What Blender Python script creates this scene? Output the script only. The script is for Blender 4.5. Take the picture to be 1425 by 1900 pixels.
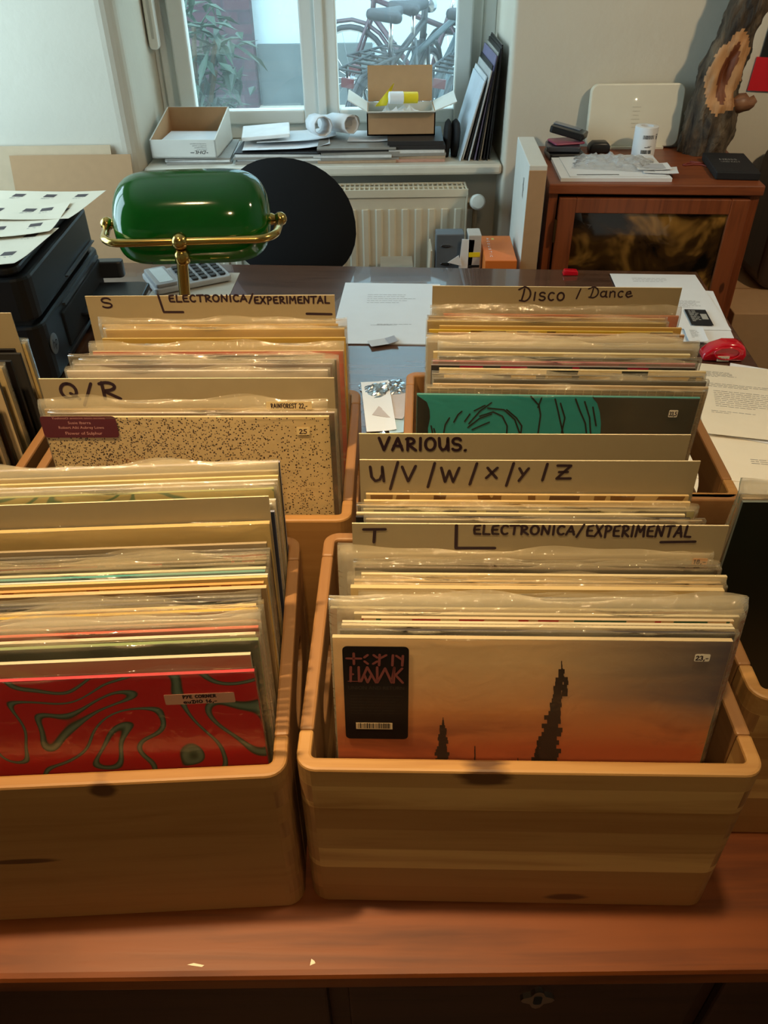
import bpy, bmesh, math, random
from mathutils import Matrix, Vector
random.seed(7)
for o in list(bpy.data.objects): bpy.data.objects.remove(o)
SC = bpy.context.scene
C = SC.collection
# ------------------------------------------------------------------ camera
F, PITCH, ROLL, CZ = 1480.0, math.radians(37.6), math.radians(0.7), 1.56
cp, sp, cr, sr = math.cos(PITCH), math.sin(PITCH), math.cos(ROLL), math.sin(ROLL)
fw, up, rt = Vector((0, cp, -sp)), Vector((0, sp, cp)), Vector((1, 0, 0))
r2, u2 = rt*cr - up*sr, rt*sr + up*cr
cam_d = bpy.data.cameras.new('camera'); cam = bpy.data.objects.new('camera', cam_d); C.objects.link(cam)
cam_d.sensor_fit = 'VERTICAL'; cam_d.sensor_height = 36; cam_d.lens = 36*F/1900; cam_d.clip_start = .02
cam.matrix_world = Matrix(((r2.x, u2.x, -fw.x, 0), (r2.y, u2.y, -fw.y, 0), (r2.z, u2.z, -fw.z, CZ), (0, 0, 0, 1)))
SC.camera = cam
# ------------------------------------------------------------------ world, lights, exposure
SC.view_settings.view_transform = 'Standard'; SC.view_settings.look = 'None'
SC.view_settings.gamma = 1; SC.view_settings.use_curve_mapping = False
SC.view_settings.exposure = 0.0
W = bpy.data.worlds.new('sky'); SC.world = W; W.use_nodes = True
W.node_tree.nodes['Background'].inputs[0].default_value = (.62, .87, 1.0, 1)
W.node_tree.nodes['Background'].inputs[1].default_value = 7.0
SC.cycles.use_denoising = True
SC.cycles.transparent_max_bounces = 32
SC.cycles.max_bounces = 8
SC.cycles.sample_clamp_indirect = 4
def lamp(name, kind, loc, energy, color, size=.1, target=None, spot=None, blend=.6, portal=False, sy=None):
    d = bpy.data.lights.new(name, kind); d.energy = energy; d.color = color
    if kind == 'AREA':
        d.size = size
        if sy: d.shape = 'RECTANGLE'; d.size_y = sy
        if portal: d.cycles.is_portal = True
    else: d.shadow_soft_size = size
    if kind == 'SPOT': d.spot_size = math.radians(spot); d.spot_blend = blend
    o = bpy.data.objects.new(name, d); C.objects.link(o); o.location = loc
    if target is not None:
        o.rotation_euler = (Vector(target)-Vector(loc)).to_track_quat('-Z', 'Y').to_euler()
    return o
WARM = (1.0, .70, .36); WARM2 = (1.0, .76, .48)
lamp('ceiling_or_fill_spot', 'SPOT', (-.50, .47, 2.45), 128, WARM, .035, (-.32, .66, .8), 58, .9)
lamp('ceiling_or_fill_spot', 'SPOT', (.15, .45, 2.45), 48, WARM, .05, (.22, .66, .8), 58, .9)
lamp('ceiling_or_fill_spot', 'SPOT', (1.45, .95, 2.35), 60, WARM2, .06, (.80, 2.0, .95), 90, .7)
lamp('ceiling_or_fill_spot', 'SPOT', (.05, -.75, 2.5), 36, WARM, .06, (.05, .62, .85), 62, .9)  # added fill light behind the camera, brightens the crate and cover fronts
lamp('window_portal', 'AREA', (-.18, 3.0, 1.6), 1, (1, 1, 1), 1.1, (-.18, 2.0, 1.6), portal=True, sy=1.4)
lamp('side_window_portal', 'AREA', (-1.52, 1.725, 1.5), 1, (1, 1, 1), 1.45, (0, 1.75, 1.5), portal=True, sy=1.4)

# ------------------------------------------------------------------ pixel rays (for measuring places)
def ray(u, v):
    x = (u-712.5)/F; y = (950-v)/F
    x, y = x*cr+y*sr, -x*sr+y*cr
    return Vector((x, cp+y*sp, -sp+y*cp))
def atZ(u, v, z):
    d = ray(u, v); t = (z-CZ)/d.z; return Vector((d.x*t, d.y*t, z))
def atY(u, v, Y):
    d = ray(u, v); t = Y/d.y; return Vector((d.x*t, Y, CZ+d.z*t))
# ------------------------------------------------------------------ materials
def lin(c):
    def f(x):
        x = x/255.0
        return x/12.92 if x <= .04045 else ((x+.055)/1.055)**2.4
    return (f(c[0]), f(c[1]), f(c[2]), 1)
MATS = {}
class NT:
    def __init__(s, name):
        s.m = bpy.data.materials.new(name); s.m.use_nodes = True
        s.t = s.m.node_tree; s.t.nodes.clear()
        s.out = s.t.nodes.new('ShaderNodeOutputMaterial')
    def n(s, ty, ins=None, **kw):
        nd = s.t.nodes.new('ShaderNode'+ty)
        for k, v in kw.items(): setattr(nd, k, v)
        for k, v in (ins or {}).items():
            if isinstance(v, tuple) and len(v) == 2 and hasattr(v[0], 'outputs'):
                s.t.links.new(v[0].outputs[v[1]], nd.inputs[k])
            elif hasattr(v, 'outputs'): s.t.links.new(v.outputs[0], nd.inputs[k])
            else: nd.inputs[k].default_value = v
        return nd
    def math(s, op, a, b=0.0, c=0.0, clamp=False):
        return s.n('Math', {0: a, 1: b, 2: c}, operation=op, use_clamp=clamp)
    def mix(s, fac, a, b, blend='MIX'):
        nd = s.t.nodes.new('ShaderNodeMix'); nd.data_type = 'RGBA'; nd.blend_type = blend
        for i, v in ((0, fac), (6, a), (7, b)):
            if isinstance(v, tuple) and len(v) == 2 and hasattr(v[0], 'outputs'): s.t.links.new(v[0].outputs[v[1]], nd.inputs[i])
            elif hasattr(v, 'outputs'): s.t.links.new(v.outputs[2 if v.bl_idname == 'ShaderNodeMix' else 0], nd.inputs[i])
            else: nd.inputs[i].default_value = v
        return (nd, 2)
    def ramp(s, fac, stops, interp='LINEAR'):
        nd = s.n('ValToRGB', {0: fac}); cr_ = nd.color_ramp; cr_.interpolation = interp
        while len(cr_.elements) < len(stops): cr_.elements.new(.5)
        for e, (p, c) in zip(cr_.elements, stops): e.position = p; e.color = c
        return nd
    def coord(s, scale=(1, 1, 1), loc=(0, 0, 0), rot=(0, 0, 0)):
        tc = s.n('TexCoord')
        return s.n('Mapping', {'Vector': (tc, 3), 'Scale': scale, 'Location': loc, 'Rotation': rot})
    def noise(s, vec, scale=5, detail=3, dist=0.0, rough=.5):
        return s.n('TexNoise', {'Vector': vec, 'Scale': scale, 'Detail': detail, 'Distortion': dist, 'Roughness': rough})
    def bsdf(s, color, rough=.5, metal=0.0, spec=.5, coat=0.0, bump=None, bstr=.2, bdist=.002, **kw):
        ins = {'Base Color': color, 'Roughness': rough, 'Metallic': metal, 'Specular IOR Level': spec, 'Coat Weight': coat}
        ins.update(kw)
        if bump is not None:
            ins['Normal'] = s.n('Bump', {'Height': bump, 'Strength': bstr, 'Distance': bdist})
        b = s.n('BsdfPrincipled', ins)
        return b
    def done(s, sh):
        s.t.links.new(sh.outputs[0], s.out.inputs[0]); return s.m
def mat(name, rgb, rough=.5, metal=0.0, var=.08, scale=25, bump=0.0, spec=.5, coat=0.0, stretch=(1, 1, 1)):
    key = (name, rgb, rough, metal)
    if key in MATS: return MATS[key]
    t = NT(name); c = lin(rgb)
    nz = t.noise(t.coord(stretch), scale, 4)
    d = tuple(max(0, x*(1-var*2)) for x in c[:3])+(1,); l = tuple(min(1, x*(1+var)) for x in c[:3])+(1,)
    col = t.mix(nz, d, l)
    b = t.bsdf(col, rough, metal, spec, coat, bump=nz if bump else None, bstr=bump)
    MATS[key] = t.done(b); return MATS[key]
def wood(name, dark, light, axis='x', scale=1.0, staves=None, knots=(), rough=.45, seed=0, stain=0.0, coat=0.0):
    t = NT(name)
    st = {'x': (1, 14, 14), 'y': (14, 1, 14), 'z': (14, 14, 1)}[axis]
    co = t.coord(tuple(a*scale for a in st), (seed*1.37, seed*.71, seed*2.1))
    n1 = t.noise(co, 3.0, 5, 1.2); n2 = t.noise(co, 14.0, 3, .4)
    g = t.math('ADD', t.math('MULTIPLY', n1, .75), t.math('MULTIPLY', n2, .25))
    col = t.ramp(g, [(.3, lin(dark)), (.52, lin(light)), (.72, tuple(min(1, x*1.12) for x in lin(light)[:3])+(1,))])
    col = (col, 0)
    tc = t.n('TexCoord'); sep = t.n('SeparateXYZ', {0: (tc, 3)})
    if staves:
        ax, w = staves
        k = t.math('FLOOR', t.math('DIVIDE', (sep, ax), w))
        wn = t.n('TexWhiteNoise', {'W': t.math('ADD', k, seed*3.3)}, noise_dimensions='1D')
        col = t.mix(t.math('MULTIPLY', (wn, 0), .85), col, (lin(dark)[0]*.55, lin(dark)[1]*.40, lin(dark)[2]*.30, 1))
    for (kx, kz, ka, kb) in knots:
        dx = t.math('DIVIDE', t.math('SUBTRACT', (sep, 0), kx), ka); dz = t.math('DIVIDE', t.math('SUBTRACT', (sep, 2), kz), kb)
        d = t.math('SQRT', t.math('ADD', t.math('MULTIPLY', dx, dx), t.math('MULTIPLY', dz, dz)))
        d = t.math('ADD', d, t.math('MULTIPLY', t.math('SUBTRACT', n2, .5), .8))
        m = t.n('MapRange', {0: d, 1: .7, 2: 1.15, 3: .85, 4: 0.0})
        col = t.mix(m, col, lin((62, 30, 14)))
    if stain:
        s1 = t.noise(t.coord((2, 2, 2)), 2.5, 5, .6)
        col = t.mix(t.n('MapRange', {0: s1, 1: .5, 2: .75, 3: 0, 4: stain}), col, tuple(x*.45 for x in lin(dark)[:3])+(1,))
    return t.done(t.bsdf(col, rough, bump=g, bstr=.08, coat=coat))
def film_mat(name, tint=(236, 222, 188), haze=.12, gloss=.35, wr=60):
    t = NT(name)
    co = t.coord((1, 1, 1)); nz = t.noise(co, wr, 3, 1.5)
    nrm = t.n('Bump', {'Height': nz, 'Strength': .6, 'Distance': .004})
    tr = t.n('BsdfTransparent', {0: (.97, .97, .97, 1)})
    df = t.n('BsdfDiffuse', {0: lin(tint)})
    tl = t.n('BsdfTranslucent', {0: lin(tint)})
    hz = t.n('MixShader', {0: .4, 1: df, 2: tl})
    a = t.n('MixShader', {0: haze, 1: tr, 2: hz})
    gl = t.n('BsdfGlossy', {0: (1, 1, 1, 1), 'Roughness': .09, 'Normal': nrm})
    fr = t.math('ADD', t.math('MULTIPLY', t.math('POWER', (t.n('LayerWeight', {'Normal': nrm}), 1), 4.0), .8), .045)
    b = t.n('MixShader', {0: t.math('MULTIPLY', fr, gloss*2.2, clamp=True), 1: a, 2: gl})
    return t.done(b)
FILM = film_mat('clear_film', haze=.23, gloss=.6)
FILM2 = film_mat('milky_film', haze=.38, gloss=.45, wr=70)
FILM3 = film_mat('bag_film', (238, 226, 196), .40, .6, 110)
CLEAR = film_mat('shrink_film', haze=.04, gloss=.3, wr=40)
BAG = film_mat('clear_bag', (232, 238, 245), .22, .7, 140)
CARD_EDGE = mat('card_edge', (214, 196, 156), .75, var=.03)
CARD = mat('grey_card', (150, 134, 102), .75, var=.04, scale=60)
INK = mat('marker_ink', (38, 14, 26), .6, var=.05)
PRINT = mat('print_ink', (40, 36, 36), .7, var=.05)
GREYPRINT = mat('grey_print', (120, 118, 118), .8, var=.05)
STICK = mat('white_label', (225, 215, 195), .6, var=.03)
PAPER = mat('white_paper', (228, 230, 232), .75, var=.02)
CREAMP = mat('cream_paper', (226, 214, 190), .75, var=.03)
BLACKPL = mat('black_plastic', (26, 26, 28), .38, var=.1, scale=200, bump=.02)
BLACKMAT = mat('matt_black', (14, 14, 15), .75, var=.1)
BRASS = mat('brass', (206, 172, 98), .2, 1.0, var=.04)
CHROME = mat('chrome', (200, 200, 205), .2, 1.0, var=.02)
WHITEPL = mat('white_plastic', (226, 224, 214), .4, var=.02)
BROWNCARD = mat('brown_cardboard', (178, 140, 100), .8, var=.05, scale=40)

# ------------------------------------------------------------------ mesh builder
class MB:
    def __init__(s): s.v = []; s.f = []; s.mi = []
    def add(s, vs, fs, mi=0, M=None):
        b = len(s.v)
        s.v += [tuple(M @ Vector(p)) if M is not None else tuple(p) for p in vs]
        s.f += [tuple(i+b for i in f) for f in fs]; s.mi += [mi]*len(fs); return s
    def box(s, x0, x1, y0, y1, z0, z1, mi=0, M=None):
        vs = [(x, y, z) for z in (z0, z1) for y in (y0, y1) for x in (x0, x1)]
        return s.add(vs, [(0, 2, 3, 1), (4, 5, 7, 6), (0, 1, 5, 4), (2, 6, 7, 3), (0, 4, 6, 2), (1, 3, 7, 5)], mi, M)
    def prism(s, pts, z0, z1, mi=0, M=None, axis='z'):
        n = len(pts)
        cv = {'z': lambda p, h: (p[0], p[1], h), 'y': lambda p, h: (p[0], h, p[1]), 'x': lambda p, h: (h, p[0], p[1])}[axis]
        vs = [cv(p, z0) for p in pts]+[cv(p, z1) for p in pts]
        fs = [tuple(range(n-1, -1, -1)), tuple(range(n, 2*n))]+[(i, (i+1) % n, n+(i+1) % n, n+i) for i in range(n)]
        return s.add(vs, fs, mi, M)
    def tube(s, path, r, n=8, mi=0, M=None, closed=False):
        P = [Vector(p) for p in path]; k = len(P)
        rs = r if isinstance(r, (list, tuple)) else [r]*k
        vs = []; ref = None
        for i, p in enumerate(P):
            a = P[(i-1) % k] if (closed or i > 0) else p; b = P[(i+1) % k] if (closed or i < k-1) else p
            t = (b-a).normalized() if (b-a).length > 1e-9 else Vector((0, 0, 1))
            if ref is None:
                ref = Vector((0, 0, 1)) if abs(t.z) < .9 else Vector((1, 0, 0))
            x = (ref - t*ref.dot(t)).normalized(); ref = x; y = t.cross(x)
            vs += [p + (x*math.cos(q*2*math.pi/n)+y*math.sin(q*2*math.pi/n))*rs[i] for q in range(n)]
        fs = []
        for i in range(k if closed else k-1):
            j = (i+1) % k
            fs += [(i*n+q, i*n+(q+1) % n, j*n+(q+1) % n, j*n+q) for q in range(n)]
        if not closed: fs += [tuple(range(n-1, -1, -1)), tuple((k-1)*n+q for q in range(n))]
        return s.add(vs, fs, mi, M)
    def lathe(s, prof, n=24, mi=0, M=None):
        vs = []; fs = []
        for r, z in prof: vs += [(r*math.cos(q*2*math.pi/n), r*math.sin(q*2*math.pi/n), z) for q in range(n)]
        for i in range(len(prof)-1): fs += [(i*n+q, i*n+(q+1) % n, (i+1)*n+(q+1) % n, (i+1)*n+q) for q in range(n)]
        fs += [tuple(range(n-1, -1, -1)), tuple((len(prof)-1)*n+q for q in range(n))]
        return s.add(vs, fs, mi, M)
    def ball(s, c, r, n=14, mi=0, sc=(1, 1, 1), M=None):
        vs = []; fs = []; h = n//2
        for i in range(h+1):
            a = math.pi*i/h
            vs += [(c[0]+r*sc[0]*math.sin(a)*math.cos(q*2*math.pi/n), c[1]+r*sc[1]*math.sin(a)*math.sin(q*2*math.pi/n), c[2]+r*sc[2]*math.cos(a)) for q in range(n)]
        for i in range(h): fs += [(i*n+q, (i+1)*n+q, (i+1)*n+(q+1) % n, i*n+(q+1) % n) for q in range(n)]
        return s.add(vs, fs, mi, M)
    def stroke(s, pts, hw, y, mi=0, M=None):
        # flat pen stroke in the local x-z plane at depth y
        for a, b in zip(pts, pts[1:]):
            dx, dz = b[0]-a[0], b[1]-a[1]; L = math.hypot(dx, dz)
            if L < 1e-9: continue
            nx, nz = -dz/L*hw, dx/L*hw
            s.add([(a[0]-nx, y, a[1]-nz), (b[0]-nx, y, b[1]-nz), (b[0]+nx, y, b[1]+nz), (a[0]+nx, y, a[1]+nz)], [(0, 1, 2, 3)], mi, M)
        for p in pts:
            s.add([(p[0]+hw*math.cos(k*math.pi/3), y-1e-5, p[1]+hw*math.sin(k*math.pi/3)) for k in range(6)], [tuple(range(6))], mi, M)
        return s
    def build(s, name, mats, parent=None, loc=None, rot=None, smooth=False, bevel=0, bseg=2, auto=None, sub=0):
        me = bpy.data.meshes.new(name); me.from_pydata(s.v, [], s.f)
        mats = mats if isinstance(mats, (list, tuple)) else [mats]
        for m in mats: me.materials.append(m)
        if len(mats) > 1: me.polygons.foreach_set('material_index', s.mi)
        bm = bmesh.new(); bm.from_mesh(me); bmesh.ops.recalc_face_normals(bm, faces=bm.faces); bm.to_mesh(me); bm.free()
        if smooth:
            me.polygons.foreach_set('use_smooth', [True]*len(me.polygons))
            if auto: me.set_sharp_from_angle(angle=math.radians(auto))
        me.update()
        o = bpy.data.objects.new(name, me); C.objects.link(o)
        if parent is not None: o.parent = parent
        if loc is not None: o.location = loc
        if rot is not None: o.rotation_euler = rot
        if bevel:
            b = o.modifiers.new('bevel', 'BEVEL'); b.width = bevel; b.segments = bseg; b.limit_method = 'ANGLE'; b.angle_limit = math.radians(40)
        if sub:
            b = o.modifiers.new('sub', 'SUBSURF'); b.levels = sub; b.render_levels = sub
        return o
def tag(o, label, cat=None, group=None, kind=None):
    if label: o['label'] = label
    if cat: o['category'] = cat
    if group: o['group'] = group
    if kind: o['kind'] = kind
    return o
def thing(name, label, cat, loc=(0, 0, 0), rz=0.0, group=None, rot=None):
    o = bpy.data.objects.new(name, None); C.objects.link(o); o.location = loc
    o.rotation_euler = rot if rot else (0, 0, rz); o.empty_display_size = .02
    return tag(o, label, cat, group)
def rrect(x0, x1, z0, z1, r, k=4):
    pts = []
    for cx, cz, a0 in ((x1-r, z1-r, 0), (x0+r, z1-r, 90), (x0+r, z0+r, 180), (x1-r, z0+r, 270)):
        for i in range(k+1):
            a = math.radians(a0+90*i/k); pts.append((cx+r*math.cos(a), cz+r*math.sin(a)))
    return pts
TXT = {}
def text_geo(txt, shear=0.0):
    k = (txt, shear)
    if k not in TXT:
        cu = bpy.data.curves.new('t', 'FONT'); cu.body = txt; cu.size = 1; cu.shear = shear; cu.resolution_u = 2
        ob = bpy.data.objects.new('t', cu); me = bpy.data.meshes.new_from_object(ob)
        vs = [tuple(v.co) for v in me.vertices]; fs = [tuple(p.vertices) for p in me.polygons]
        bpy.data.objects.remove(ob); bpy.data.curves.remove(cu); bpy.data.meshes.remove(me)
        xs = [v[0] for v in vs] or [0]
        TXT[k] = (vs, fs, min(xs), max(xs))
    return TXT[k]
def text(mb, txt, x0, x1, z, h, y, mi=0, M=None, shear=0.0, flipx=1):
    # printed words filling x0..x1 on the local x-z plane
    vs, fs, a, b = text_geo(txt, shear); s = (x1-x0)/(b-a)
    mb.add([(x0+(v[0]-a)*s, y, z+v[1]*h/.7) for v in vs], fs, mi, M)
def text_xy(mb, txt, x0, x1, y0, h, z, mi=0, M=None):
    vs, fs, a, b = text_geo(txt); s = (x1-x0)/(b-a)
    mb.add([(x0+(v[0]-a)*s, y0+v[1]*h/.7, z) for v in vs], fs, mi, M)
def arc(cx, cz, rx, rz, a0, a1, n=10):
    return [(cx+rx*math.cos(math.radians(a0+(a1-a0)*i/n)), cz+rz*math.sin(math.radians(a0+(a1-a0)*i/n))) for i in range(n+1)]
# hand lettering: strokes in a unit-high box
G = {
 'S': (.5, [arc(.25, .75, .22, .25, 20, 270, 8)+arc(.25, .25, .24, .25, 90, -150, 8)]),
 'L': (.45, [[(.08, 1), (.05, .02), (.48, .0)]]), 'E': (.5, [[(.45, .98), (.1, .9), (.05, .5), (.1, .05), (.5, .02)], [(.05, .5), (.4, .52)]]),
 'C': (.5, [arc(.3, .5, .26, .5, 50, 310, 10)]), 'T': (.55, [[(0, .97), (.58, 1)], [(.3, .97), (.27, 0)]]),
 'R': (.55, [[(.1, 0), (.1, .98)], [(.02, .9)]+arc(.2, .74, .25, .24, 90, -90, 7)+[(.1, .48), (.55, 0)]]),
 'O': (.6, [arc(.3, .5, .27, .5, 90, 450, 14)]), 'N': (.6, [[(.05, 0), (.08, 1), (.5, .05), (.55, 1)]]), 'I': (.2, [[(.1, 1), (.1, 0)]]),
 'A': (.6, [[(0, 0), (.3, 1), (.55, 0)], [(.08, .35), (.5, .35)]]), '/': (.45, [[(.0, -.25), (.4, 1.15)]]), 'X': (.55, [[(.03, 1), (.5, 0)], [(.5, 1), (.0, 0)]]),
 'P': (.5, [[(.1, -.1), (.1, .98)], [(.02, .92)]+arc(.2, .72, .26, .26, 90, -90, 7)+[(.1, .44)]]),
 'M': (.7, [[(.05, 0), (.1, 1), (.35, .4), (.58, 1), (.65, 0)]]), 'Q': (.65, [arc(.3, .5, .27, .48, 90, 450, 14), [(.35, .35), (.62, -.02)]]),
 'D': (.75, [[(.22, .0), (.3, .5), (.33, .85)], [(.0, .8), (.3, 1)]+arc(.3, .45, .42, .55, 75, -75, 8)+[(.1, -.02)]]),
 'i': (.2, [[(.1, .6), (.08, 0)]]), 's': (.4, [arc(.2, .45, .16, .15, 30, 260, 6)+arc(.2, .15, .18, .16, 90, -150, 6)]),
 'c': (.4, [arc(.22, .3, .19, .3, 50, 310, 8)]), 'o': (.45, [arc(.22, .3, .2, .3, 90, 450, 10)]),
 'a': (.5, [arc(.2, .3, .19, .28, 60, 380, 10)+[(.4, .6), (.4, .05), (.5, .0)]]), 'n': (.45, [[(.03, .55), (.05, 0)], [(.05, .4), (.2, .6), (.36, .5), (.4, .0)]]),
 'u': (.5, [[(.05, .6), (.08, .1), (.25, .0), (.4, .15), (.42, .6), (.45, 0)]]), 'e': (.45, [[(.04, .3), (.38, .36), (.3, .6), (.08, .5), (.04, .2), (.2, 0), (.5, .15)]]),
 'd': (.5, [arc(.2, .3, .18, .28, 60, 400, 10)+[(.4, 1), (.42, 0)]]),
 'U': (.6, [[(.03, 1), (.08, .3), (.22, .02), (.4, .12), (.5, .5), (.5, 1), (.56, 0)]]), 'V': (.6, [[(.02, 1), (.28, 0), (.58, 1.05)]]),
 'W': (.85, [[(.02, 1), (.22, 0), (.4, .8), (.6, 0), (.85, 1)]]), 'Y': (.5, [[(.02, 1), (.22, .5)], [(.5, 1), (.05, -.1)]]),
 'Z': (.65, [[(.05, 1), (.6, 1), (.08, 0), (.65, .02)], [(.15, .5), (.5, .52)]]), '.': (.2, [[(.08, .0), (.12, .03)]]),
 '2': (.5, [arc(.22, .75, .2, .25, 160, -30, 7)+[(.02, 0), (.48, .02)]]), '3': (.5, [arc(.2, .75, .2, .24, 150, -80, 7)+arc(.2, .25, .24, .27, 80, -150, 7)]),
 '9': (.5, [arc(.22, .7, .2, .28, 0, 360, 10)+[(.4, .5), (.3, 0)]]), '5': (.5, [[(.45, 1), (.1, .98), (.08, .6)]+arc(.18, .3, .25, .3, 100, -140, 7)]),
 'F': (.45, [[(.1, 0), (.08, .95), (.45, .98)], [(.08, .5), (.38, .52)]]),
 '1': (.25, [[(.02, .75), (.15, 1), (.13, 0)]]), '6': (.5, [[(.38, 1), (.1, .5)]+arc(.24, .25, .2, .25, 150, 510, 9)]), '8': (.45, [arc(.22, .75, .17, .23, 270, -90, 9)+arc(.22, .25, .2, .26, 90, 450, 9)]),
 '0': (.5, [arc(.24, .5, .2, .5, 90, 450, 12)]), ',': (.2, [[(.12, .08), (.05, -.2)]]), '-': (.4, [[(.02, .35), (.35, .4)]]), ' ': (.35, [])}
def hand(mb, txt, x0, x1, z0, h, hw, y, mi=0, gap=.14, M=None, rise=0.0):
    tot = sum(G[c][0]+gap for c in txt)-gap; s = (x1-x0)/tot; x = x0
    for c in txt:
        w, st = G[c]
        for pl in st: mb.stroke([(x+p[0]*s, z0+p[1]*h+rise*(x-x0)) for p in pl], hw, y, mi, M)
        x += (w+gap)*s
def on(root, u, v, y=0.0):
    # where a line of sight meets the local plane y of a thing: (x, z) there
    L = root['_m'] if False else MW[root.name]
    Mi = L.inverted(); o = Mi @ Vector((0, 0, CZ)); d = (Mi.to_3x3() @ ray(u, v))
    t = (y-o.y)/d.y; p = o+d*t; return (p.x, p.z)
MW = {}
def ordn(i):
    w = ['front-most', 'second', 'third', 'fourth', 'fifth', 'sixth', 'seventh', 'eighth', 'ninth', 'tenth', 'eleventh', 'twelfth', 'thirteenth', 'fourteenth', 'fifteenth', 'sixteenth', 'seventeenth', 'eighteenth', 'nineteenth', 'twentieth']
    if i < 20: return w[i]
    t = {2: 'twenty-', 3: 'thirty-', 4: 'forty-'}; k = i+1
    if k % 10 == 0: return {30: 'thirtieth', 40: 'fortieth'}[k]
    return t[k//10]+['', 'first', 'second', 'third', 'fourth', 'fifth', 'sixth', 'seventh', 'eighth', 'ninth'][k % 10]
# ================================================================== THE ROOM
def plaster(name, rgb, b=.25):
    t = NT(name); co = t.coord(); n1 = t.noise(co, 38, 4); n2 = t.noise(co, 3, 4)
    c = lin(rgb); col = t.mix(t.n('MapRange', {0: n2, 1: .3, 2: .7}), tuple(x*.93 for x in c[:3])+(1,), c)
    return t.done(t.bsdf(col, .85, spec=.2, bump=n1, bstr=b, bdist=.004))
WALLM = plaster('plaster', (214, 207, 190)); CEILM = plaster('ceiling_plaster', (225, 220, 205), .1)
WHITEP = mat('white_paint', (222, 224, 218), .45, var=.03, scale=12)
def struct(o): o['kind'] = 'structure'; return o
floor_m = wood('floor_boards', (70, 44, 26), (110, 74, 46), 'y', 1.5, (0, .12), rough=.5, seed=3)
struct(MB().box(-1.5, 2.3, -1.8, 2.7, -.05, 0).build('floor', floor_m))
struct(MB().box(-1.62, 2.42, -1.92, 3.05, 2.6, 2.68).build('ceiling', CEILM))
def rc(cx, cy, r, a0, a1, k=6): return [(cx+r*math.cos(math.radians(a0+(a1-a0)*i/k)), cy+r*math.sin(math.radians(a0+(a1-a0)*i/k))) for i in range(k+1)]
wb = MB()
wb.prism([(-1.62, 2.56)]+rc(-.77, 2.61, .05, -90, 0)+[(-.72, 3.05), (-1.62, 3.05)], 0, 2.6)
wb.prism([(2.42, 3.05), (.374, 3.05)]+rc(.386, 2.572, .012, 180, 270)+[(2.42, 2.56)], 0, 2.6)
wb.box(-.72, .374, 2.56, 3.05, 2.05, 2.6).box(-.72, .374, 2.68, 3.05, 0, .885)
struct(wb.build('wall_back', WALLM))
wl = MB()
wl.box(-1.62, -1.5, -1.92, 1.0, 0, 2.6).box(-1.62, -1.5, 2.45, 2.56, 0, 2.6).box(-1.62, -1.5, 1.0, 2.45, 0, .8).box(-1.62, -1.5, 1.0, 2.45, 2.2, 2.6)
struct(wl.build('wall_left', WALLM))
struct(MB().box(2.3, 2.42, -1.92, 2.56, 0, 2.6).build('wall_right', WALLM))
struct(MB().box(-1.5, 2.3, -1.92, -1.8, 0, 2.6).build('wall_front', WALLM))
# ---- window
def glass_mat():
    t = NT('dusty_glass'); co = t.coord()
    n1 = t.noise(co, 6, 5, .8); n2 = t.noise(co, 90, 2)
    dirt = t.math('ADD', t.n('MapRange', {0: n1, 1: .35, 2: .8, 3: .035, 4: .10}), t.n('MapRange', {0: n2, 1: .62, 2: .75, 3: 0, 4: .05}))
    tr = t.n('BsdfTransparent', {0: (.93, .97, .98, 1)})
    hz = t.n('MixShader', {0: .6, 1: t.n('BsdfDiffuse', {0: (.8, .85, .88, 1)}), 2: t.n('BsdfTranslucent', {0: (.85, .92, .95, 1)})})
    a = t.n('MixShader', {0: dirt, 1: tr, 2: hz})
    return t.done(t.n('MixShader', {0: t.math('ADD', t.math('MULTIPLY', t.math('POWER', (t.n('LayerWeight'), 1), 5.0), .8), .04), 1: a, 2: t.n('BsdfGlossy', {0: (1, 1, 1, 1), 'Roughness': .02})}))
GLASS = glass_mat()
win = thing('window_1', None, None, (0, 2.95, .976)); struct(win)
def frame_ring(mb, x0, x1, z0, z1, w, y0, y1, wb_=None):
    wb_ = wb_ or w
    mb.box(x0, x0+w, y0, y1, z0, z1).box(x1-w, x1, y0, y1, z0, z1).box(x0+w, x1-w, y0, y1, z0, z0+wb_).box(x0+w, x1-w, y0, y1, z1-w, z1)
fr = MB(); frame_ring(fr, -.70, .33, -.06, 1.06, .05, -.02, .05)
fr.box(-.72, -.70, -.01, .06, -.09, 1.08).box(.33, .374, -.01, .06, -.09, 1.08).box(-.72, .374, -.01, .06, -.09, -.06)
fr.build('window_frame', WHITEP, win, bevel=.004)
for sx0, sx1 in ((-.655, -.196), (-.183, .298)):
    s = MB(); frame_ring(s, sx0, sx1, -.012, 1.02, .052, -.045, .0, .042)
    so = s.build('sash', WHITEP, win, bevel=.006)
    MB().box(sx0+.05, sx1-.05, -.024, -.020, .028, .97).build('pane', GLASS, so)
MB().box(-.200, -.172, -.058, -.044, 0, 1.0).build('overlap_strip', WHITEP, win, bevel=.004)
SILLM = mat('sill_paint', (214, 210, 196), .5, var=.05)
MB().box(-.718, .372, -.39, -.01, -.091, -.061).build('window_sill', SILLM, win, bevel=.008)
sw = thing('window_2', None, None, (-1.56, 1.725, 1.5)); struct(sw)
f2 = MB()
for a, b, c_, d in ((-.725, -.665, -.70, .70), (.665, .725, -.70, .70), (-.665, .665, -.70, -.64), (-.665, .665, .64, .70), (-.03, .03, -.64, .64)): f2.box(-.03, .03, a, b, c_, d)
f2.build('window_frame', WHITEP, sw, bevel=.004)
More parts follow.
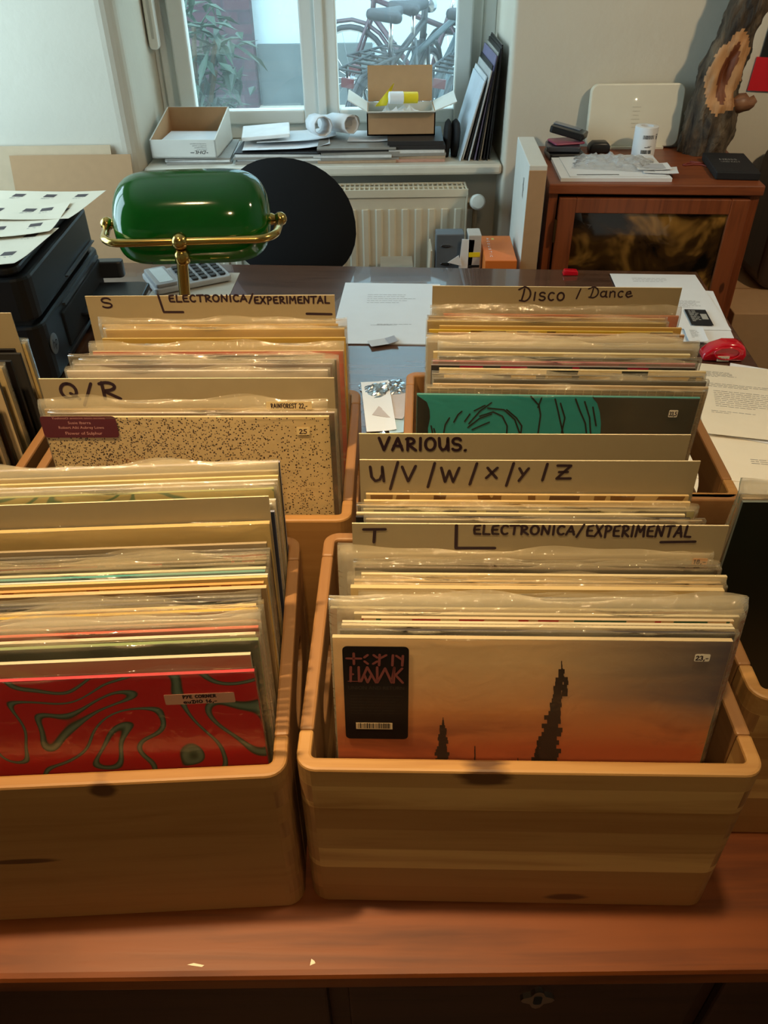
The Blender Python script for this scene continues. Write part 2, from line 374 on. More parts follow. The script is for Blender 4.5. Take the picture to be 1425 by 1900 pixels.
# shutter strap winder on the left of the window
t = thing('strap_winder', 'white plastic shutter strap winder fixed at the left of the window frame', 'strap winder', (-.700, 2.895, 1.19), 0)
m = MB(); m.prism(rrect(-.014, .016, .0, .30, .012), -.035, 0, axis='y'); m.build('housing', WHITEPL, t, bevel=.004)
MB().box(-.002, .006, -.0365, -.034, .03, .27).build('strap', mat('grey_strap', (190, 188, 178), .8), t)
# ---- outside
PAVE = mat('pavement', (176, 168, 150), .9, var=.25, scale=4, bump=.2)
struct(MB().box(-9, 9, 3.1, 7.7, -.1, .14).build('ground_courtyard', PAVE))
def brick_mat():
    t = NT('dark_brick'); tc = t.n('TexCoord'); mp = t.n('Mapping', {'Vector': (tc, 3), 'Rotation': (math.radians(90), 0, 0)})
    b = t.n('TexBrick', {'Vector': mp, 'Color1': lin((66, 40, 48)), 'Color2': lin((54, 36, 46)), 'Mortar': lin((44, 36, 42)), 'Scale': 1.0, 'Mortar Size': .008, 'Brick Width': .25, 'Row Height': .085})
    return t.done(t.bsdf((b, 0), .9))
struct(MB().box(-9, -1.03, 7.55, 8.0, .14, 6).build('wall_brick', brick_mat()))
struct(MB().box(-1.03, 9, 7.7, 8.0, .14, 6, 0).build('wall_render', plaster('white_render', (176, 188, 190), .1)))
tag(MB().box(-1.01, -.05, 7.64, 7.70, .14, .60).build('wall_plinth', mat('grey_plinth', (84, 92, 92), .9, var=.12, scale=6)), None, None, None, 'structure')
def leafy(name, label, cat, base, n, spread, h, leafcol, L=.16):
    t = thing(name, label, cat, base)
    st = MB(); lf = MB()
    for k in range(7):
        a = random.uniform(0, 6.28); tip = Vector((math.cos(a)*spread*.6, math.sin(a)*spread*.4, h*random.uniform(.7, 1)))
        path = [Vector((0, 0, 0)).lerp(tip, q/5)+Vector((0, 0, .1*math.sin(q*.6))) for q in range(6)]
        st.tube(path, .012, 5)
        for q in range(n//7):
            p = path[random.randint(1, 5)]+Vector((random.gauss(0, spread*.3), random.gauss(0, spread*.25), random.gauss(0, h*.12)))
            d = Vector((random.gauss(0, 1), random.gauss(0, 1), random.gauss(-.1, .7))).normalized()
            w = d.cross(Vector((0, 0, 1))).normalized()*L*.13; l = L*random.uniform(.7, 1.3)
            lf.add([p, p+d*l*.5+w, p+d*l-Vector((0, 0, .02)), p+d*l*.5-w+Vector((0, 0, .004))], [(0, 1, 2, 3)])
    st.build('stem', mat('stem', (84, 70, 48), .8), t); lf.build('foliage', mat('leaf_green', leafcol, .5, var=.25), t)
leafy('shrub', 'green long-leaved shrub growing by the brick wall outside the window', 'shrub', (-.98, 4.55, .14), 560, .30, .95, (48, 72, 54))
h = MB(); h.tube([(.0+.10*math.cos(a/10*6.28), 0, .42+.22*math.sin(a/10*6.28)) for a in range(10)], .008, 6, closed=True)
tag(h.build('hose', mat('grey_hose', (120, 130, 130), .5), loc=(-.77, 4.2, .14)), 'thin grey hose loop hanging by the shrub outside the left pane', 'hose')
BK = [mat('bike_black', (22, 26, 28), .4), mat('bike_grey', (52, 66, 70), .35), mat('bike_teal', (34, 58, 62), .35), mat('bike_maroon', (60, 36, 44), .35)]
TYRE = mat('tyre', (42, 44, 46), .8); SADM = mat('saddle_black', (34, 36, 40), .55)
def bicycle(label, loc, rz, fm, rack=True, lean=6):
    t = thing('bicycle', label, 'bicycle', loc, rot=(math.radians(lean), 0, rz), group='bicycles parked outside the window')
    for wx in (-.52, .55):
        w = MB(); w.tube([(wx+.33*math.cos(a*math.pi/14), 0, .35+.33*math.sin(a*math.pi/14)) for a in range(28)], .018, 6, closed=True)
        wo = w.build('wheel', TYRE, t, smooth=True)
        s = MB(); s.tube([(wx+.31*math.cos(a*math.pi/14), 0, .35+.31*math.sin(a*math.pi/14)) for a in range(28)], .008, 5, closed=True)
        for k in range(14):
            a = k*math.pi/7; s.tube([(wx, .02*(-1)**k, .35), (wx+.31*math.cos(a), 0, .35+.31*math.sin(a))], .0015, 3)
        s.tube([(wx, -.05, .35), (wx, .05, .35)], .02, 8); s.build('spokes', CHROME, wo)
        g = MB(); g.tube([(wx+.375*math.cos(math.radians(a)), 0, .35+.375*math.sin(math.radians(a))) for a in range(20, 200, 18)], .014, 6); g.build('mudguard', fm, t, smooth=True)
    f = MB(); f.tube([(-.05, 0, .32), (-.2, 0, .78)], .018).tube([(-.05, 0, .32), (.40, 0, .78)], .02).tube([(-.17, 0, .70), (.39, 0, .86)], .018).tube([(.38, 0, .74), (.36, 0, .95)], .02)
    for s in (-.04, .04): f.tube([(-.05, s*.6, .32), (-.52, s, .35)], .01).tube([(-.19, s*.4, .74), (-.52, s, .35)], .009).tube([(.39, s*.8, .74), (.55, s, .35)], .012)
    f.build('frame', fm, t, smooth=True)
    p = MB(); p.tube([(-.2, 0, .74), (-.235, 0, .92)], .013); p.build('seat_post', CHROME, t, smooth=True)
    s = MB(); s.prism([(-.16, -.085), (-.12, -.1), (-.02, -.05), (.13, -.02), (.15, 0), (.13, .02), (-.02, .05), (-.12, .1), (-.16, .085)], 0, .05, M=Matrix.Translation((-.23, 0, .92))); s.build('saddle', SADM, t, bevel=.02, bseg=3, smooth=True)
    b = MB(); b.tube([(.30, -.29, 1.03), (.38, -.2, 1.06), (.36, -.05, 1.04), (.36, .05, 1.04), (.38, .2, 1.06), (.30, .29, 1.03)], .012).tube([(.365, 0, .93), (.36, 0, 1.05)], .015)
    hb = b.build('handlebar', CHROME, t, smooth=True)
    for s in (-1, 1): MB().tube([(.32, s*.275, 1.037), (.22, s*.315, 1.0)], .018).build('grip', SADM, hb, smooth=True)
    c = MB(); c.prism(rrect(-.56, .04, .26, .41, .07), .03, .06, axis='y'); c.build('chain_guard', BK[0], t)
    if rack:
        r = MB()
        for s in (-.06, .06): r.tube([(-.8, s, .76), (-.30, s, .76)], .007).tube([(-.7, s, .76), (-.53, s, .37)], .006)
        for k in range(5): r.tube([(-.8+.11*k, -.06, .76), (-.8+.11*k, .06, .76)], .006)
        ro = r.build('rack', BK[0], t); MB().box(-.83, -.81, -.03, .03, .69, .73).build('rear_light', mat('red_lens', (90, 18, 22), .3), ro)
    l = MB(); l.lathe([(.0, 0), (.035, .01), (.04, .05), (.02, .06)], 14, M=Matrix.Translation((.42, 0, .92)) @ Matrix.Rotation(math.radians(90), 4, 'Y')); l.build('headlight', CHROME, t)
    k = MB(); k.tube([(-.05, -.09, .32), (-.05, .09, .32)], .012).tube([(-.05, .09, .32), (.06, .09, .22)], .01).tube([(-.05, -.09, .32), (-.16, -.09, .42)], .01).box(.02, .12, .09, .17, .205, .225).box(-.22, -.12, -.17, -.09, .41, .43); k.build('crank', CHROME, t)
for lb, lo, rz, fm in (('black bicycle with rear rack parked leftmost outside the right pane', (.06, 5.15, .14), 1.22, BK[0]),
                       ('grey bicycle parked second from the left outside the right pane', (.24, 5.50, .14), 1.02, BK[1]),
                       ('teal bicycle parked third from the left outside the right pane', (.44, 5.12, .14), 1.30, BK[2]),
                       ('maroon bicycle standing behind the front row outside the right pane', (.28, 6.5, .14), 2.75, BK[3]),
                       ('black bicycle facing left against the white courtyard wall', (.80, 6.0, .14), 2.2, BK[0])):
    bicycle(lb, lo, rz, fm)
# ---- radiator
rad = thing('radiator', 'cream panel radiator with slotted top grille under the window sill', 'radiator', (-.18, 2.585, .27), 0)
RADM = mat('radiator_enamel', (222, 212, 188), .35, var=.03)
m = MB(); m.box(-.47, .44, -.085, -.075, 0, .575)
for k in range(22):
    x = -.445+k*.0405; m.prism([(x, 0), (x+.006, -.005), (x+.020, -.005), (x+.026, 0)], .03, .535, M=Matrix.Translation((0, -.085, 0)))
m.box(-.47, .44, -.01, 0, 0, .575).box(-.475, -.470, -.088, .0, -.002, .59).box(.44, .446, -.088, .0, -.002, .59)
m.build('panel', RADM, rad, bevel=.002)
g = MB()
for k in range(2): g.box(-.47, .44, -.084+k*.041, -.078+k*.041, .583, .589)
g.box(-.47, .44, -.005, .0, .583, .589).box(-.475, .446, -.090, -.084, .57, .592)
for k in range(61): g.box(-.47+k*.015, -.465+k*.015, -.084, 0, .584, .588)
g.build('top_grille', RADM, rad)
v = MB(); v.tube([(.446, -.045, .53), (.475, -.045, .53)], .01).tube([(.475, -.045, .53), (.475, -.045, -.2)], .008); v.build('pipe', mat('pipe', (150, 130, 100), .5), rad)
k = MB(); k.lathe([(.012, 0), (.022, .012), (.023, .05), (.018, .062), (.008, .065)], 20, M=Matrix.Translation((.475, -.055, .545)) @ Matrix.Rotation(math.radians(75), 4, 'X')); k.build('thermostat_knob', WHITEPL, rad, smooth=True, auto=40)
# ================================================================== TABLES
TABLEM = wood('counter_wood', (82, 38, 12), (116, 60, 22), 'x', .8, rough=.42, seed=2, stain=.35)
DARKW = wood('dark_wood', (40, 22, 14), (58, 34, 22), 'x', 1, rough=.5, seed=5)
tb = thing('counter_table', 'orange-brown wooden counter with a worn front edge under the record crates', 'table', (0, .317, 0), 0)
m = MB(); m.box(-1.05, 1.05, 0, .745, .755, .785); m.build('tabletop', TABLEM, tb, bevel=.006)
m = MB(); m.box(-1.0, 1.0, .02, .04, .08, .755); fp = m.build('front_panel', DARKW, tb)
for x0, x1 in ((-.94, -.06), (-.04, .30), (.32, .96)): MB().box(x0, x1, .008, .0205, .15, .742).build('drawer_front', DARKW, tb, bevel=.003)
k = MB(); k.prism([(.142+.013*math.cos(a)*(1+.25*math.cos(4*a)), .718+.015*math.sin(a)*(1+.25*math.cos(4*a))) for a in [i*.2618 for i in range(24)]], .003, .009, axis='y'); ke = k.build('keyhole_plate', mat('worn_steel', (168, 160, 150), .35, 1.0), tb)
MB().prism(rrect(.138, .146, .71, .727, .003), .0025, .0035, axis='y').build('keyhole', BLACKMAT, ke)
for x in (-1.0, .96):
    for y in (.04, .66): MB().box(x, x+.04, y, y+.04, 0, .755).build('leg', DARKW, tb)
# paint marks on the edge
mk = MB()
for x0, x1, y0, y1 in ((-.073, -.068, .009, .013),): mk.add([(x0, y0, .7854), (x1, y0+.002, .7854), (x1-.001, y1, .7854), (x0+.001, y1+.002, .7854)], [(0, 1, 2, 3)])
mk2 = MB(); mk2.add([(-.186, .011, .7854), (-.172, .009, .7854), (-.170, .0105, .7854), (-.18, .0125, .7854)], [(0, 1, 2, 3)])
mk.build('paint_chip', STICK, tb); mk2.build('paint_chip', STICK, tb)
DESKM = wood('desk_wood', (58, 38, 28), (92, 64, 48), 'x', .7, rough=.26, seed=9, coat=.6)
dk = thing('desk', 'dark brown wooden office desk standing behind the counter', 'desk', (.748, 1.085, 0), math.radians(-4.4))
m = MB(); m.box(-1.80, .0, 0, .93, .757, .785); m.build('desktop', DESKM, dk, bevel=.004)
for x in (-1.76, -.08): MB().box(x, x+.05, .05, .88, 0, .757).build('side_panel', DARKW, dk)
MB().box(-1.70, -.08, .44, .46, .3, .757).build('modesty_panel', DARKW, dk)
MB().box(.0005, .0015, .18, .25, .765, .784).build('corner_plate', CHROME, dk)
# ---- cabinet at the right
CABM = wood('cabinet_wood', (104, 50, 24), (132, 68, 34), 'x', 1.0, rough=.4, seed=11)
CABV = wood('cabinet_wood_upright', (104, 50, 24), (132, 68, 34), 'z', 1.0, rough=.4, seed=12, knots=((.50, .70, .006, .016),))
cb = thing('cabinet', 'reddish brown wooden cabinet with a dark patterned glass door behind the desk', 'cabinet', (.438, 2.145, 0), math.radians(-4.2))
m = MB(); m.box(0, .545, 0, .40, .945, .97); m.build('top', CABM, cb, bevel=.003)
for x in (.004, .519): MB().box(x, x+.022, .012, .40, .02, .945).build('side_panel', CABV, cb)
MB().box(.026, .519, .385, .398, .02, .945).build('back_panel', CABM, cb); MB().box(.026, .519, .02, .385, .05, .07).build('bottom_panel', CABM, cb)
def smoky():
    t = NT('patterned_glass'); co = t.coord(); n = t.noise(co, 6, 3, 1.5); v = t.n('TexVoronoi', {'Vector': co, 'Scale': 16.0}, feature='DISTANCE_TO_EDGE')
    col = t.ramp(n, [(.38, lin((16, 12, 8))), (.50, lin((62, 40, 16))), (.66, lin((168, 120, 54)))])
    return t.done(t.bsdf((col, 0), .12, bump=v, bstr=.5, bdist=.004))
d = MB(); d.box(.03, .075, 0, .02, .08, .935).box(.470, .517, 0, .02, .08, .935).box(.075, .470, 0, .02, .897, .935).box(.075, .470, 0, .02, .08, .15)
do = d.build('door', CABV, cb, bevel=.002)
MB().box(.073, .472, .008, .014, .148, .899).build('door_glass', smoky(), do)
for z in (.2, .85): MB().box(.024, .030, -.003, .012, z-.03, z+.03).build('hinge', mat('old_brass', (88, 66, 36), .4, .8), do)
# ---- low shelf carrying the folders between radiator and cabinet
sh = thing('low_shelf', 'low wooden shelf half hidden behind the desk holding folders', 'shelf', (.10, 2.10, 0), 0)
MB().box(0, .325, 0, .36, .50, .52).build('board', DARKW, sh)
for x in (0, .305): MB().box(x, x+.02, 0, .36, 0, .50).build('side_panel', DARKW, sh)
# ================================================================== CRATES
def pine(name, seed, dark=(172, 130, 74), light=(208, 168, 104), knots=(), stave=.03):
    return wood(name, dark, light, 'x', .8, (2, stave), knots, .5, seed)
PINE_END = wood('pine_end_grain', (122, 82, 46), (160, 114, 66), 'z', 1.5, rough=.6, seed=4)
PINE_SIDE = wood('pine_side', (156, 116, 72), (192, 152, 100), 'y', .8, (2, .045), (), .5, 6)
def crate(label, org, rot, Wd, fm, D=.306, H=.215):
    t = thing('record_crate', label, 'crate', (org[0], org[1], .785), math.radians(rot), 'pine record crates')
    T, R = .0125, .017
    def end(front):
        # the end board with the rounded corners of the crate, finger joints alternate in bands
        o = [(0, .04), (0, R)]+rc(R, R, R, 180, 270)[1:]+rc(Wd-R, R, R, 270, 360)+[(Wd, .04)]
        r = R-T
        i = [(T, .04), (T, R)]+rc(R, R, r, 180, 270)[1:]+rc(Wd-R, R, r, 270, 360)+[(Wd-T, .04)]; i = i[::-1]
        if not front: o = [(x, D-y) for x, y in o]; i = [(x, D-y) for x, y in i]
        pts = o+i; n = len(pts); nb = 9; vs = []; fs = []; mi = []
        for b in range(nb+1):
            z = .001+(H-.001)*b/nb; vs += [(p[0], p[1], z) for p in pts]
        for b in range(nb):
            for q in range(n):
                a, c = pts[q], pts[(q+1) % n]
                corner = max(abs(a[0]-Wd/2), abs(c[0]-Wd/2)) > Wd/2-R*.6 and q < len(o)-1
                fs.append((b*n+q, b*n+(q+1) % n, (b+1)*n+(q+1) % n, (b+1)*n+q)); mi.append(1 if corner and b % 2 else 0)
        # caps as quads between outer and inner outline
        no, ni = len(o), len(i)
        for base, top in ((0, 0), (nb*n, 1)):
            for a in range(no-1): fs.append((base+a, base+a+1, base+n-2-a, base+n-1-a)); mi.append(0)
        m = MB(); m.v = vs; m.f = fs; m.mi = mi; return m
    end(True).build('front_panel', [fm, PINE_END], t, bevel=.0025)
    end(False).build('back_panel', [PINE_SIDE, PINE_END], t, bevel=.0025)
    for x in (0, Wd-T):
        y0, y1 = .04, D-.04; c = D/2; hz0, hz1 = .130, .172; hl = .05
        bm = bmesh.new()
        out = [bm.verts.new((x, y, z)) for y, z in ((y0, .001), (y1, .001), (y1, H), (y0, H))]
        hp = [(c+hl*0+a, b) for a, b in [(p[0], p[1]) for p in rrect(-hl, hl, hz0, hz1, .02, 5)]]
        inn = [bm.verts.new((x, y, z)) for y, z in hp]
        es = [bm.edges.new((l[k], l[(k+1) % len(l)])) for l in (out, inn) for k in range(len(l))]
        bmesh.ops.triangle_fill(bm, use_beauty=True, use_dissolve=False, edges=es)
        r = bmesh.ops.extrude_face_region(bm, geom=bm.faces[:]); 
        bmesh.ops.translate(bm, vec=(T, 0, 0), verts=[g for g in r['geom'] if isinstance(g, bmesh.types.BMVert)])
        bmesh.ops.recalc_face_normals(bm, faces=bm.faces)
        me = bpy.data.meshes.new('side_panel'); bm.to_mesh(me); bm.free(); me.materials.append(PINE_SIDE)
        o = bpy.data.objects.new('side_panel', me); C.objects.link(o); o.parent = t
        b = o.modifiers.new('bevel', 'BEVEL'); b.width = .0025; b.segments = 2; b.limit_method = 'ANGLE'; b.angle_limit = math.radians(40)
    MB().box(T-.001, Wd-T+.001, T-.001, D-T+.001, .003, .010).build('bottom_panel', PINE_SIDE, t)
    t['W'] = Wd
    return dict(o=t, org=Vector((org[0], org[1])), rot=math.radians(rot), W=Wd, D=D)
P1 = pine('pine_front_knotty', 1, (168, 124, 68), (206, 164, 100), knots=((.155, .207, .022, .012), (.245, .016, .02, .006)), stave=.032)
P2 = pine('pine_front_plain', 8, (158, 116, 62), (190, 146, 86), knots=((.232, .205, .012, .010), (.14, .105, .03, .004)), stave=.2)
CR = {
 'FR': crate('pine crate at front right with a dark knot on its front rim', (-.0755, .386), -1.7, .381, P1),
 'FL': crate('pine crate at front left, cut by the left edge of the photo', (-.462, .366), 2.2, .381, P2),
 'BL': crate('pine crate behind the front left one, with the Q / R divider', (-.437, .7195), -1.1, .400, P2),
 'BR': crate('pine crate behind the front right one, with the Disco / Dance divider', (.020, .765), -3.0, .400, P1),
 'E': crate('pine crate at the far left, mostly outside the photo', (-.838, .716), -1.0, .386, P2),
 'F': crate('pine crate at the far right, mostly hidden by the front right crate', (.322, .452), -1.7, .381, P1)}
CN = {'FR': 'front right crate', 'FL': 'front left crate', 'BL': 'back left crate', 'BR': 'back right crate', 'E': 'far left crate', 'F': 'far right crate'}
# ================================================================== RECORDS
def art(kind, cols, seed):
    t = NT('sleeve_art_'+kind); cs = [lin(c) for c in cols]
    if kind == 'plain':
        n = t.noise(t.coord((1, 1, 1), (seed, 0, 0)), 18, 3); col = t.mix(n, tuple(x*.88 for x in cs[0][:3])+(1,), cs[0])
    elif kind == 'bands':
        n = t.noise(t.coord((1, 1, .25), (seed*3.7, 0, seed)), 17, 2, .3); k = len(cs)
        col = (t.ramp(n, [(.30+.42*i/k, c) for i, c in enumerate(cs)], 'CONSTANT'), 0)
    elif kind == 'streak':
        n = t.noise(t.coord((.6, 1, 3), (seed*1.7, 0, seed)), 9, 5, 1.2); k = len(cs)
        col = (t.ramp(n, [(.3+.4*i/max(1, k-1), c) for i, c in enumerate(cs)]), 0)
    elif kind == 'rings':
        n = t.noise(t.coord((1, 1, 1), (seed*1.1, 0, seed)), 5, 2, 2.0); f = t.math('FRACT', t.math('MULTIPLY', n, 7.0))
        col = (t.ramp(f, [(.0, cs[0]), (.62, cs[0]), (.70, cs[1]), (.84, cs[1]), (.9, cs[0])]), 0)
    elif kind == 'marble':
        n = t.noise(t.coord((1, .0, 1), (.42, 0, .3)), 13.0, 0, .6); f = t.math('FRACT', t.math('MULTIPLY', n, 6.0))
        col = (t.ramp(f, [(0, cs[0]), (.66, cs[0]), (.70, cs[2]), (.77, cs[1]), (.82, cs[1]), (.88, cs[2]), (.92, cs[0])]), 0)
    elif kind == 'speckle':
        tc = t.n('TexCoord'); sep = t.n('SeparateXYZ', {0: (tc, 3)})
        dx = t.math('SUBTRACT', (sep, 0), -.06); dz = t.math('SUBTRACT', (sep, 2), .205)
        d = t.math('SQRT', t.math('ADD', t.math('MULTIPLY', dx, dx), t.math('MULTIPLY', t.math('MULTIPLY', dz, dz), 2.0)))
        dens = t.n('MapRange', {0: d, 1: .06, 2: .24, 3: 1.0, 4: .22})
        col = cs[0]
        for sc_, off in ((470.0, 0.0), (250.0, 4.3)):
            v = t.n('TexVoronoi', {'Vector': t.n('Mapping', {'Vector': (tc, 3), 'Location': (off, 0, off), 'Scale': (1, .0, 1)}), 'Scale': sc_})
            wn = t.n('SeparateColor', {0: (v, 1)})
            hit = t.math('MULTIPLY', t.math('LESS_THAN', (v, 0), .40 if sc_ > 400 else .26), t.math('LESS_THAN', (wn, 0), t.math('MULTIPLY', dens, .85) if sc_ > 400 else t.math('MULTIPLY', dens, .70)))
            spot = t.mix(t.math('MULTIPLY', t.math('LESS_THAN', d, .09), (wn, 1)), cs[1], cs[2])
            col = t.mix(hit, col, spot)
    elif kind == 'grid':
        tc = t.n('TexCoord'); sep = t.n('SeparateXYZ', {0: (tc, 3)}); h = None
        for ax in (0, 2):
            g = t.math('LESS_THAN', t.math('FRACT', t.math('DIVIDE', (sep, ax), .0102)), .09); h = g if h is None else t.math('MAXIMUM', h, g)
        col = t.mix(h, cs[0], cs[1])
    elif kind == 'diag':
        tc = t.n('TexCoord'); sep = t.n('SeparateXYZ', {0: (tc, 3)})
        col = t.mix(t.math('LESS_THAN', t.math('FRACT', t.math('DIVIDE', t.math('ADD', (sep, 0), (sep, 2)), .0035)), .4), cs[0], cs[1])
    elif kind == 'sunset':
        tc = t.n('TexCoord'); sep = t.n('SeparateXYZ', {0: (tc, 3)})
        n = t.noise(t.coord((2.2, 1, 9)), 3.2, 6, .8); n2 = t.noise(t.coord((1, 1, 2.2), (3, 0, 1)), 9, 6, 1.0)
        z = t.math('ADD', (sep, 2), t.math('MULTIPLY', t.math('SUBTRACT', n, .5), .03))
        a = t.ramp(t.n('MapRange', {0: z, 1: .18, 2: .31}), [(0, cs[0]), (.35, cs[1]), (.75, cs[2]), (1, cs[2])])
        dark = t.n('MapRange', {0: t.math('ADD', (sep, 0), t.math('MULTIPLY', t.math('SUBTRACT', n, .5), .10)), 1: .0, 2: .16})
        dz = t.n('MapRange', {0: z, 1: .205, 2: .24})
        b = t.mix(t.math('MULTIPLY', dark, dz), (a, 0), cs[3])
        cl = t.math('MULTIPLY', t.n('MapRange', {0: n2, 1: .5, 2: .62}), t.n('MapRange', {0: z, 1: .222, 2: .205}))
        col = t.mix(t.math('MULTIPLY', cl, .5), b, cs[4])
    b = t.bsdf(col, .35, spec=.45)
    return t.done(b)
EDGES = {}
def edge_mat(rgb):
    k = 'edge%d_%d_%d' % rgb
    if k not in EDGES: EDGES[k] = mat(k, rgb, .6, var=.04)
    return EDGES[k]
def film(parent, w, h, t, top, lx, rx, mt=None, wav=.0022):
    # open-topped plastic outer sleeve: a front and a back sheet joined at the sides
    mt = mt or (FILM if top > .0016 else CLEAR); top *= .78; m = MB(); n = 26; x0, x1 = -w/2-lx, w/2+rx; ph = random.uniform(0, 6); ph2 = random.uniform(0, 6)
    zs = (.0, h*.5, h*.8, h-.004, h+top*.35, h+top*.65, h+top*.88, h+top)
    for side, y0 in ((0, -.0007), (1, t+.0007)):
        vs = []; fs = []
        for zi, z in enumerate(zs):
            for i in range(n+1):
                u = i/n; x = x0+(x1-x0)*u
                k = max(0, (z-h)/max(top, .001)); e = min(1, min(u, 1-u)*14)
                wv = wav*(math.sin(u*11+ph)+.6*math.sin(u*23+ph2+side))
                y = y0+(wv*.55*k*e)+.45*top*k*k
                vs.append((x, y, z+(wv*1.2*k if zi == len(zs)-1 else 0)))
        for zi in range(len(zs)-1):
            for i in range(n): fs.append((zi*(n+1)+i, zi*(n+1)+i+1, (zi+1)*(n+1)+i+1, (zi+1)*(n+1)+i))
        m.add(vs, fs)
    b = (n+1)*len(zs)
    for zi in range(len(zs)-1):
        for e0 in (0, n): a_ = zi*(n+1)+e0; m.f.append((a_, a_+n+1, a_+n+1+b, a_+b)); m.mi.append(0)
    return m.build('plastic_sleeve', mt, parent, smooth=True)
RECS = {}
def rec(c, v, desc, front, edge=None, kind='plain', uL=None, uR=None, u=None, sl=None, slx=(.002, .003), fm=None, t=.0030, z=None, w=.312, seed=None, tilt=0.0, key=None, div=False):
    if isinstance(front[0], int): front = (front,)
    z = z or (1.116 if c in ('BL', 'BR') else 1.10)
    RECS.setdefault(c, []).append(dict(c=c, v=v, desc=desc, front=front, edge=edge, kind=kind, uL=uL, uR=uR, u=u, sl=sl, slx=slx, fm=fm, t=t, z=z, w=w, seed=seed, tilt=tilt, key=key, div=div))
def div(c, v, desc, uL, uR, z=1.143, w=.322, key=None, u=None):
    rec(c, v, desc, (196, 184, 156), None, 'plain', uL, uR, u, None, t=.0014, z=z, w=w, key=key, div=True)
KEY = {}
def place(c, ur, gap=.0047):
    cr_ = CR[c]; R = Matrix.Rotation(-cr_['rot'], 2); L = RECS[c]
    for r in L:
        u = r['u'] or (r['uL']+r['uR'])/2 if (r['u'] or (r['uL'] and r['uR'])) else ur
        r['uu'] = u; p = atZ(u, r['v'], r['z']); q = R @ (Vector((p.x, p.y))-cr_['org']); r['y'] = q.y-(r['z']-1.10)*.09; r['w0'] = r['w']
        xs = []
        if r['uL']: q = R @ (atZ(r['uL'], r['v'], r['z']).xy-cr_['org']); xs.append(q.x+r['w']/2)
        if r['uR']: q = R @ (atZ(r['uR'], r['v'], r['z']).xy-cr_['org']); xs.append(q.x-r['w']/2)
        lo, hi = .0135+r['w']/2+r['slx'][0]*(1 if r['sl'] else 0), cr_['W']-.0135-r['w']/2-r['slx'][1]*(1 if r['sl'] else 0)
        r['x'] = sum(xs)/len(xs) if xs else (lo+hi)/2+random.uniform(-.008, .008)
        r['x'] = min(max(r['x'], lo), hi) if lo < hi else (lo+hi)/2
    if c == 'E': L.sort(key=lambda r: r['y'])
    n = len(L)
    # keep neighbours apart: push back where the measured tops are too close
    for i in range(1, n):
        need = L[i-1]['t']+.0017+(.0012 if L[i]['sl'] else 0)
        if L[i]['y']-L[i-1]['y'] < need: L[i]['y'] = L[i-1]['y']+need
    return L
def finish(c, b0, b1):
    L = RECS[c]; cr_ = CR[c]; ya, yb = L[0]['y'], L[-1]['y']
    for r in L:
        u = r.get('uu'); w_ = Matrix.Rotation(cr_['rot'], 2) @ Vector((r['x'], r['y']))+cr_['org']
        if c != 'E':
            zz = atY(u, r['v'], w_.y+(r['z']-1.10)*.09).z
            r['z'] = min(max(zz, 1.105 if r['div'] else 1.072), 1.185 if r['div'] else 1.128)
    for i, r in enumerate(L):
        f = (r['y']-ya)/max(1e-6, yb-ya); yb_ = b0+(b1-b0)*f
        H = r['z']-.785-.0115
        lean = math.asin(max(-.3, min(.35, (r['y']-yb_)/(1.10-.7965))))
        h = H/math.cos(lean)
        lab = '%s, %s from front in the %s' % (r['desc'], ordn(i), CN[c])
        if r['div']: lab = r['desc']
        Rz = Matrix.Rotation(cr_['rot'], 4, 'Z'); base = cr_['o'].location.to_3d()+Rz @ Vector((r['x'], yb_, .0115))
        e = thing('card_divider' if r['div'] else 'record', lab, 'divider' if r['div'] else 'record', base, group='card dividers in the record crates' if r['div'] else 'records in the '+CN[c])
        M = Matrix.Translation(base) @ Rz @ Matrix.Rotation(-lean, 4, 'X')
        e.matrix_world = M; MW[e.name] = M; e.rotation_euler = M.to_euler(); e.location = base
        w = r['w']; t = r['t']
        if r['div']:
            m = MB().box(-w/2, w/2, 0, t, 0, h); m.mi = [1]*6; m.mi[2] = 0; m.mi[3] = 0; m.build('card', [CARD, CARD_EDGE], e)
        else:
            seed = r['seed'] if r['seed'] is not None else random.randint(0, 50)
            fmat = art(r['kind'], r['front'], seed)
            m = MB(); m.box(-w/2, w/2, 0, t, 0, h, 1)
            m.add([(-w/2+.0003, -.00015, .0002), (w/2-.0003, -.00015, .0002), (w/2-.0003, -.00015, h-.0004), (-w/2+.0003, -.00015, h-.0004)], [(0, 1, 2, 3)], 0)
            ec = r['edge'] or tuple(min(255, int(x*1.08)+6) for x in r['front'][0])
            m.build('jacket', [fmat, edge_mat(tuple(int(q*.86) for q in ec))], e)
            if r['sl']: film(e, w, h, t, r['sl'], r['slx'][0], r['slx'][1], r['fm'])
        r['e'] = e; r['h'] = h
        if r['key']: KEY[r['key']] = r
def sticker(key, quad, txt=None, mt=None, ink=None, y=-.0012, h=.7, lines=None, hw=.0005, name='price_sticker', lab=None, r=.0012):
    rr = KEY[key]; e = rr['e']
    (u0, v0), (u1, v1) = quad; a = on(e, u0, v1, y); b = on(e, u1, v0, y)
    m = MB(); m.prism(rrect(a[0], b[0], a[1], b[1], r), y-.00015, y, axis='y')
    s = m.build(name, mt or STICK, e)
    if lab: s['label'] = lab
    if txt:
        g = MB(); H = b[1]-a[1]; Wd = b[0]-a[0]; n = len(txt)
        for i, ln in enumerate(txt):
            hh = H*.55/n; z0 = b[1]-H*(i+.80)/n
            wd = min(Wd*.8, len(ln)*hh*.8); x0 = a[0]+(Wd-wd)/2
            hand(g, ln, x0, x0+wd, z0, hh, hw, y-.00025)
        g.build('handwriting', ink or INK, s)
    return s, a, b
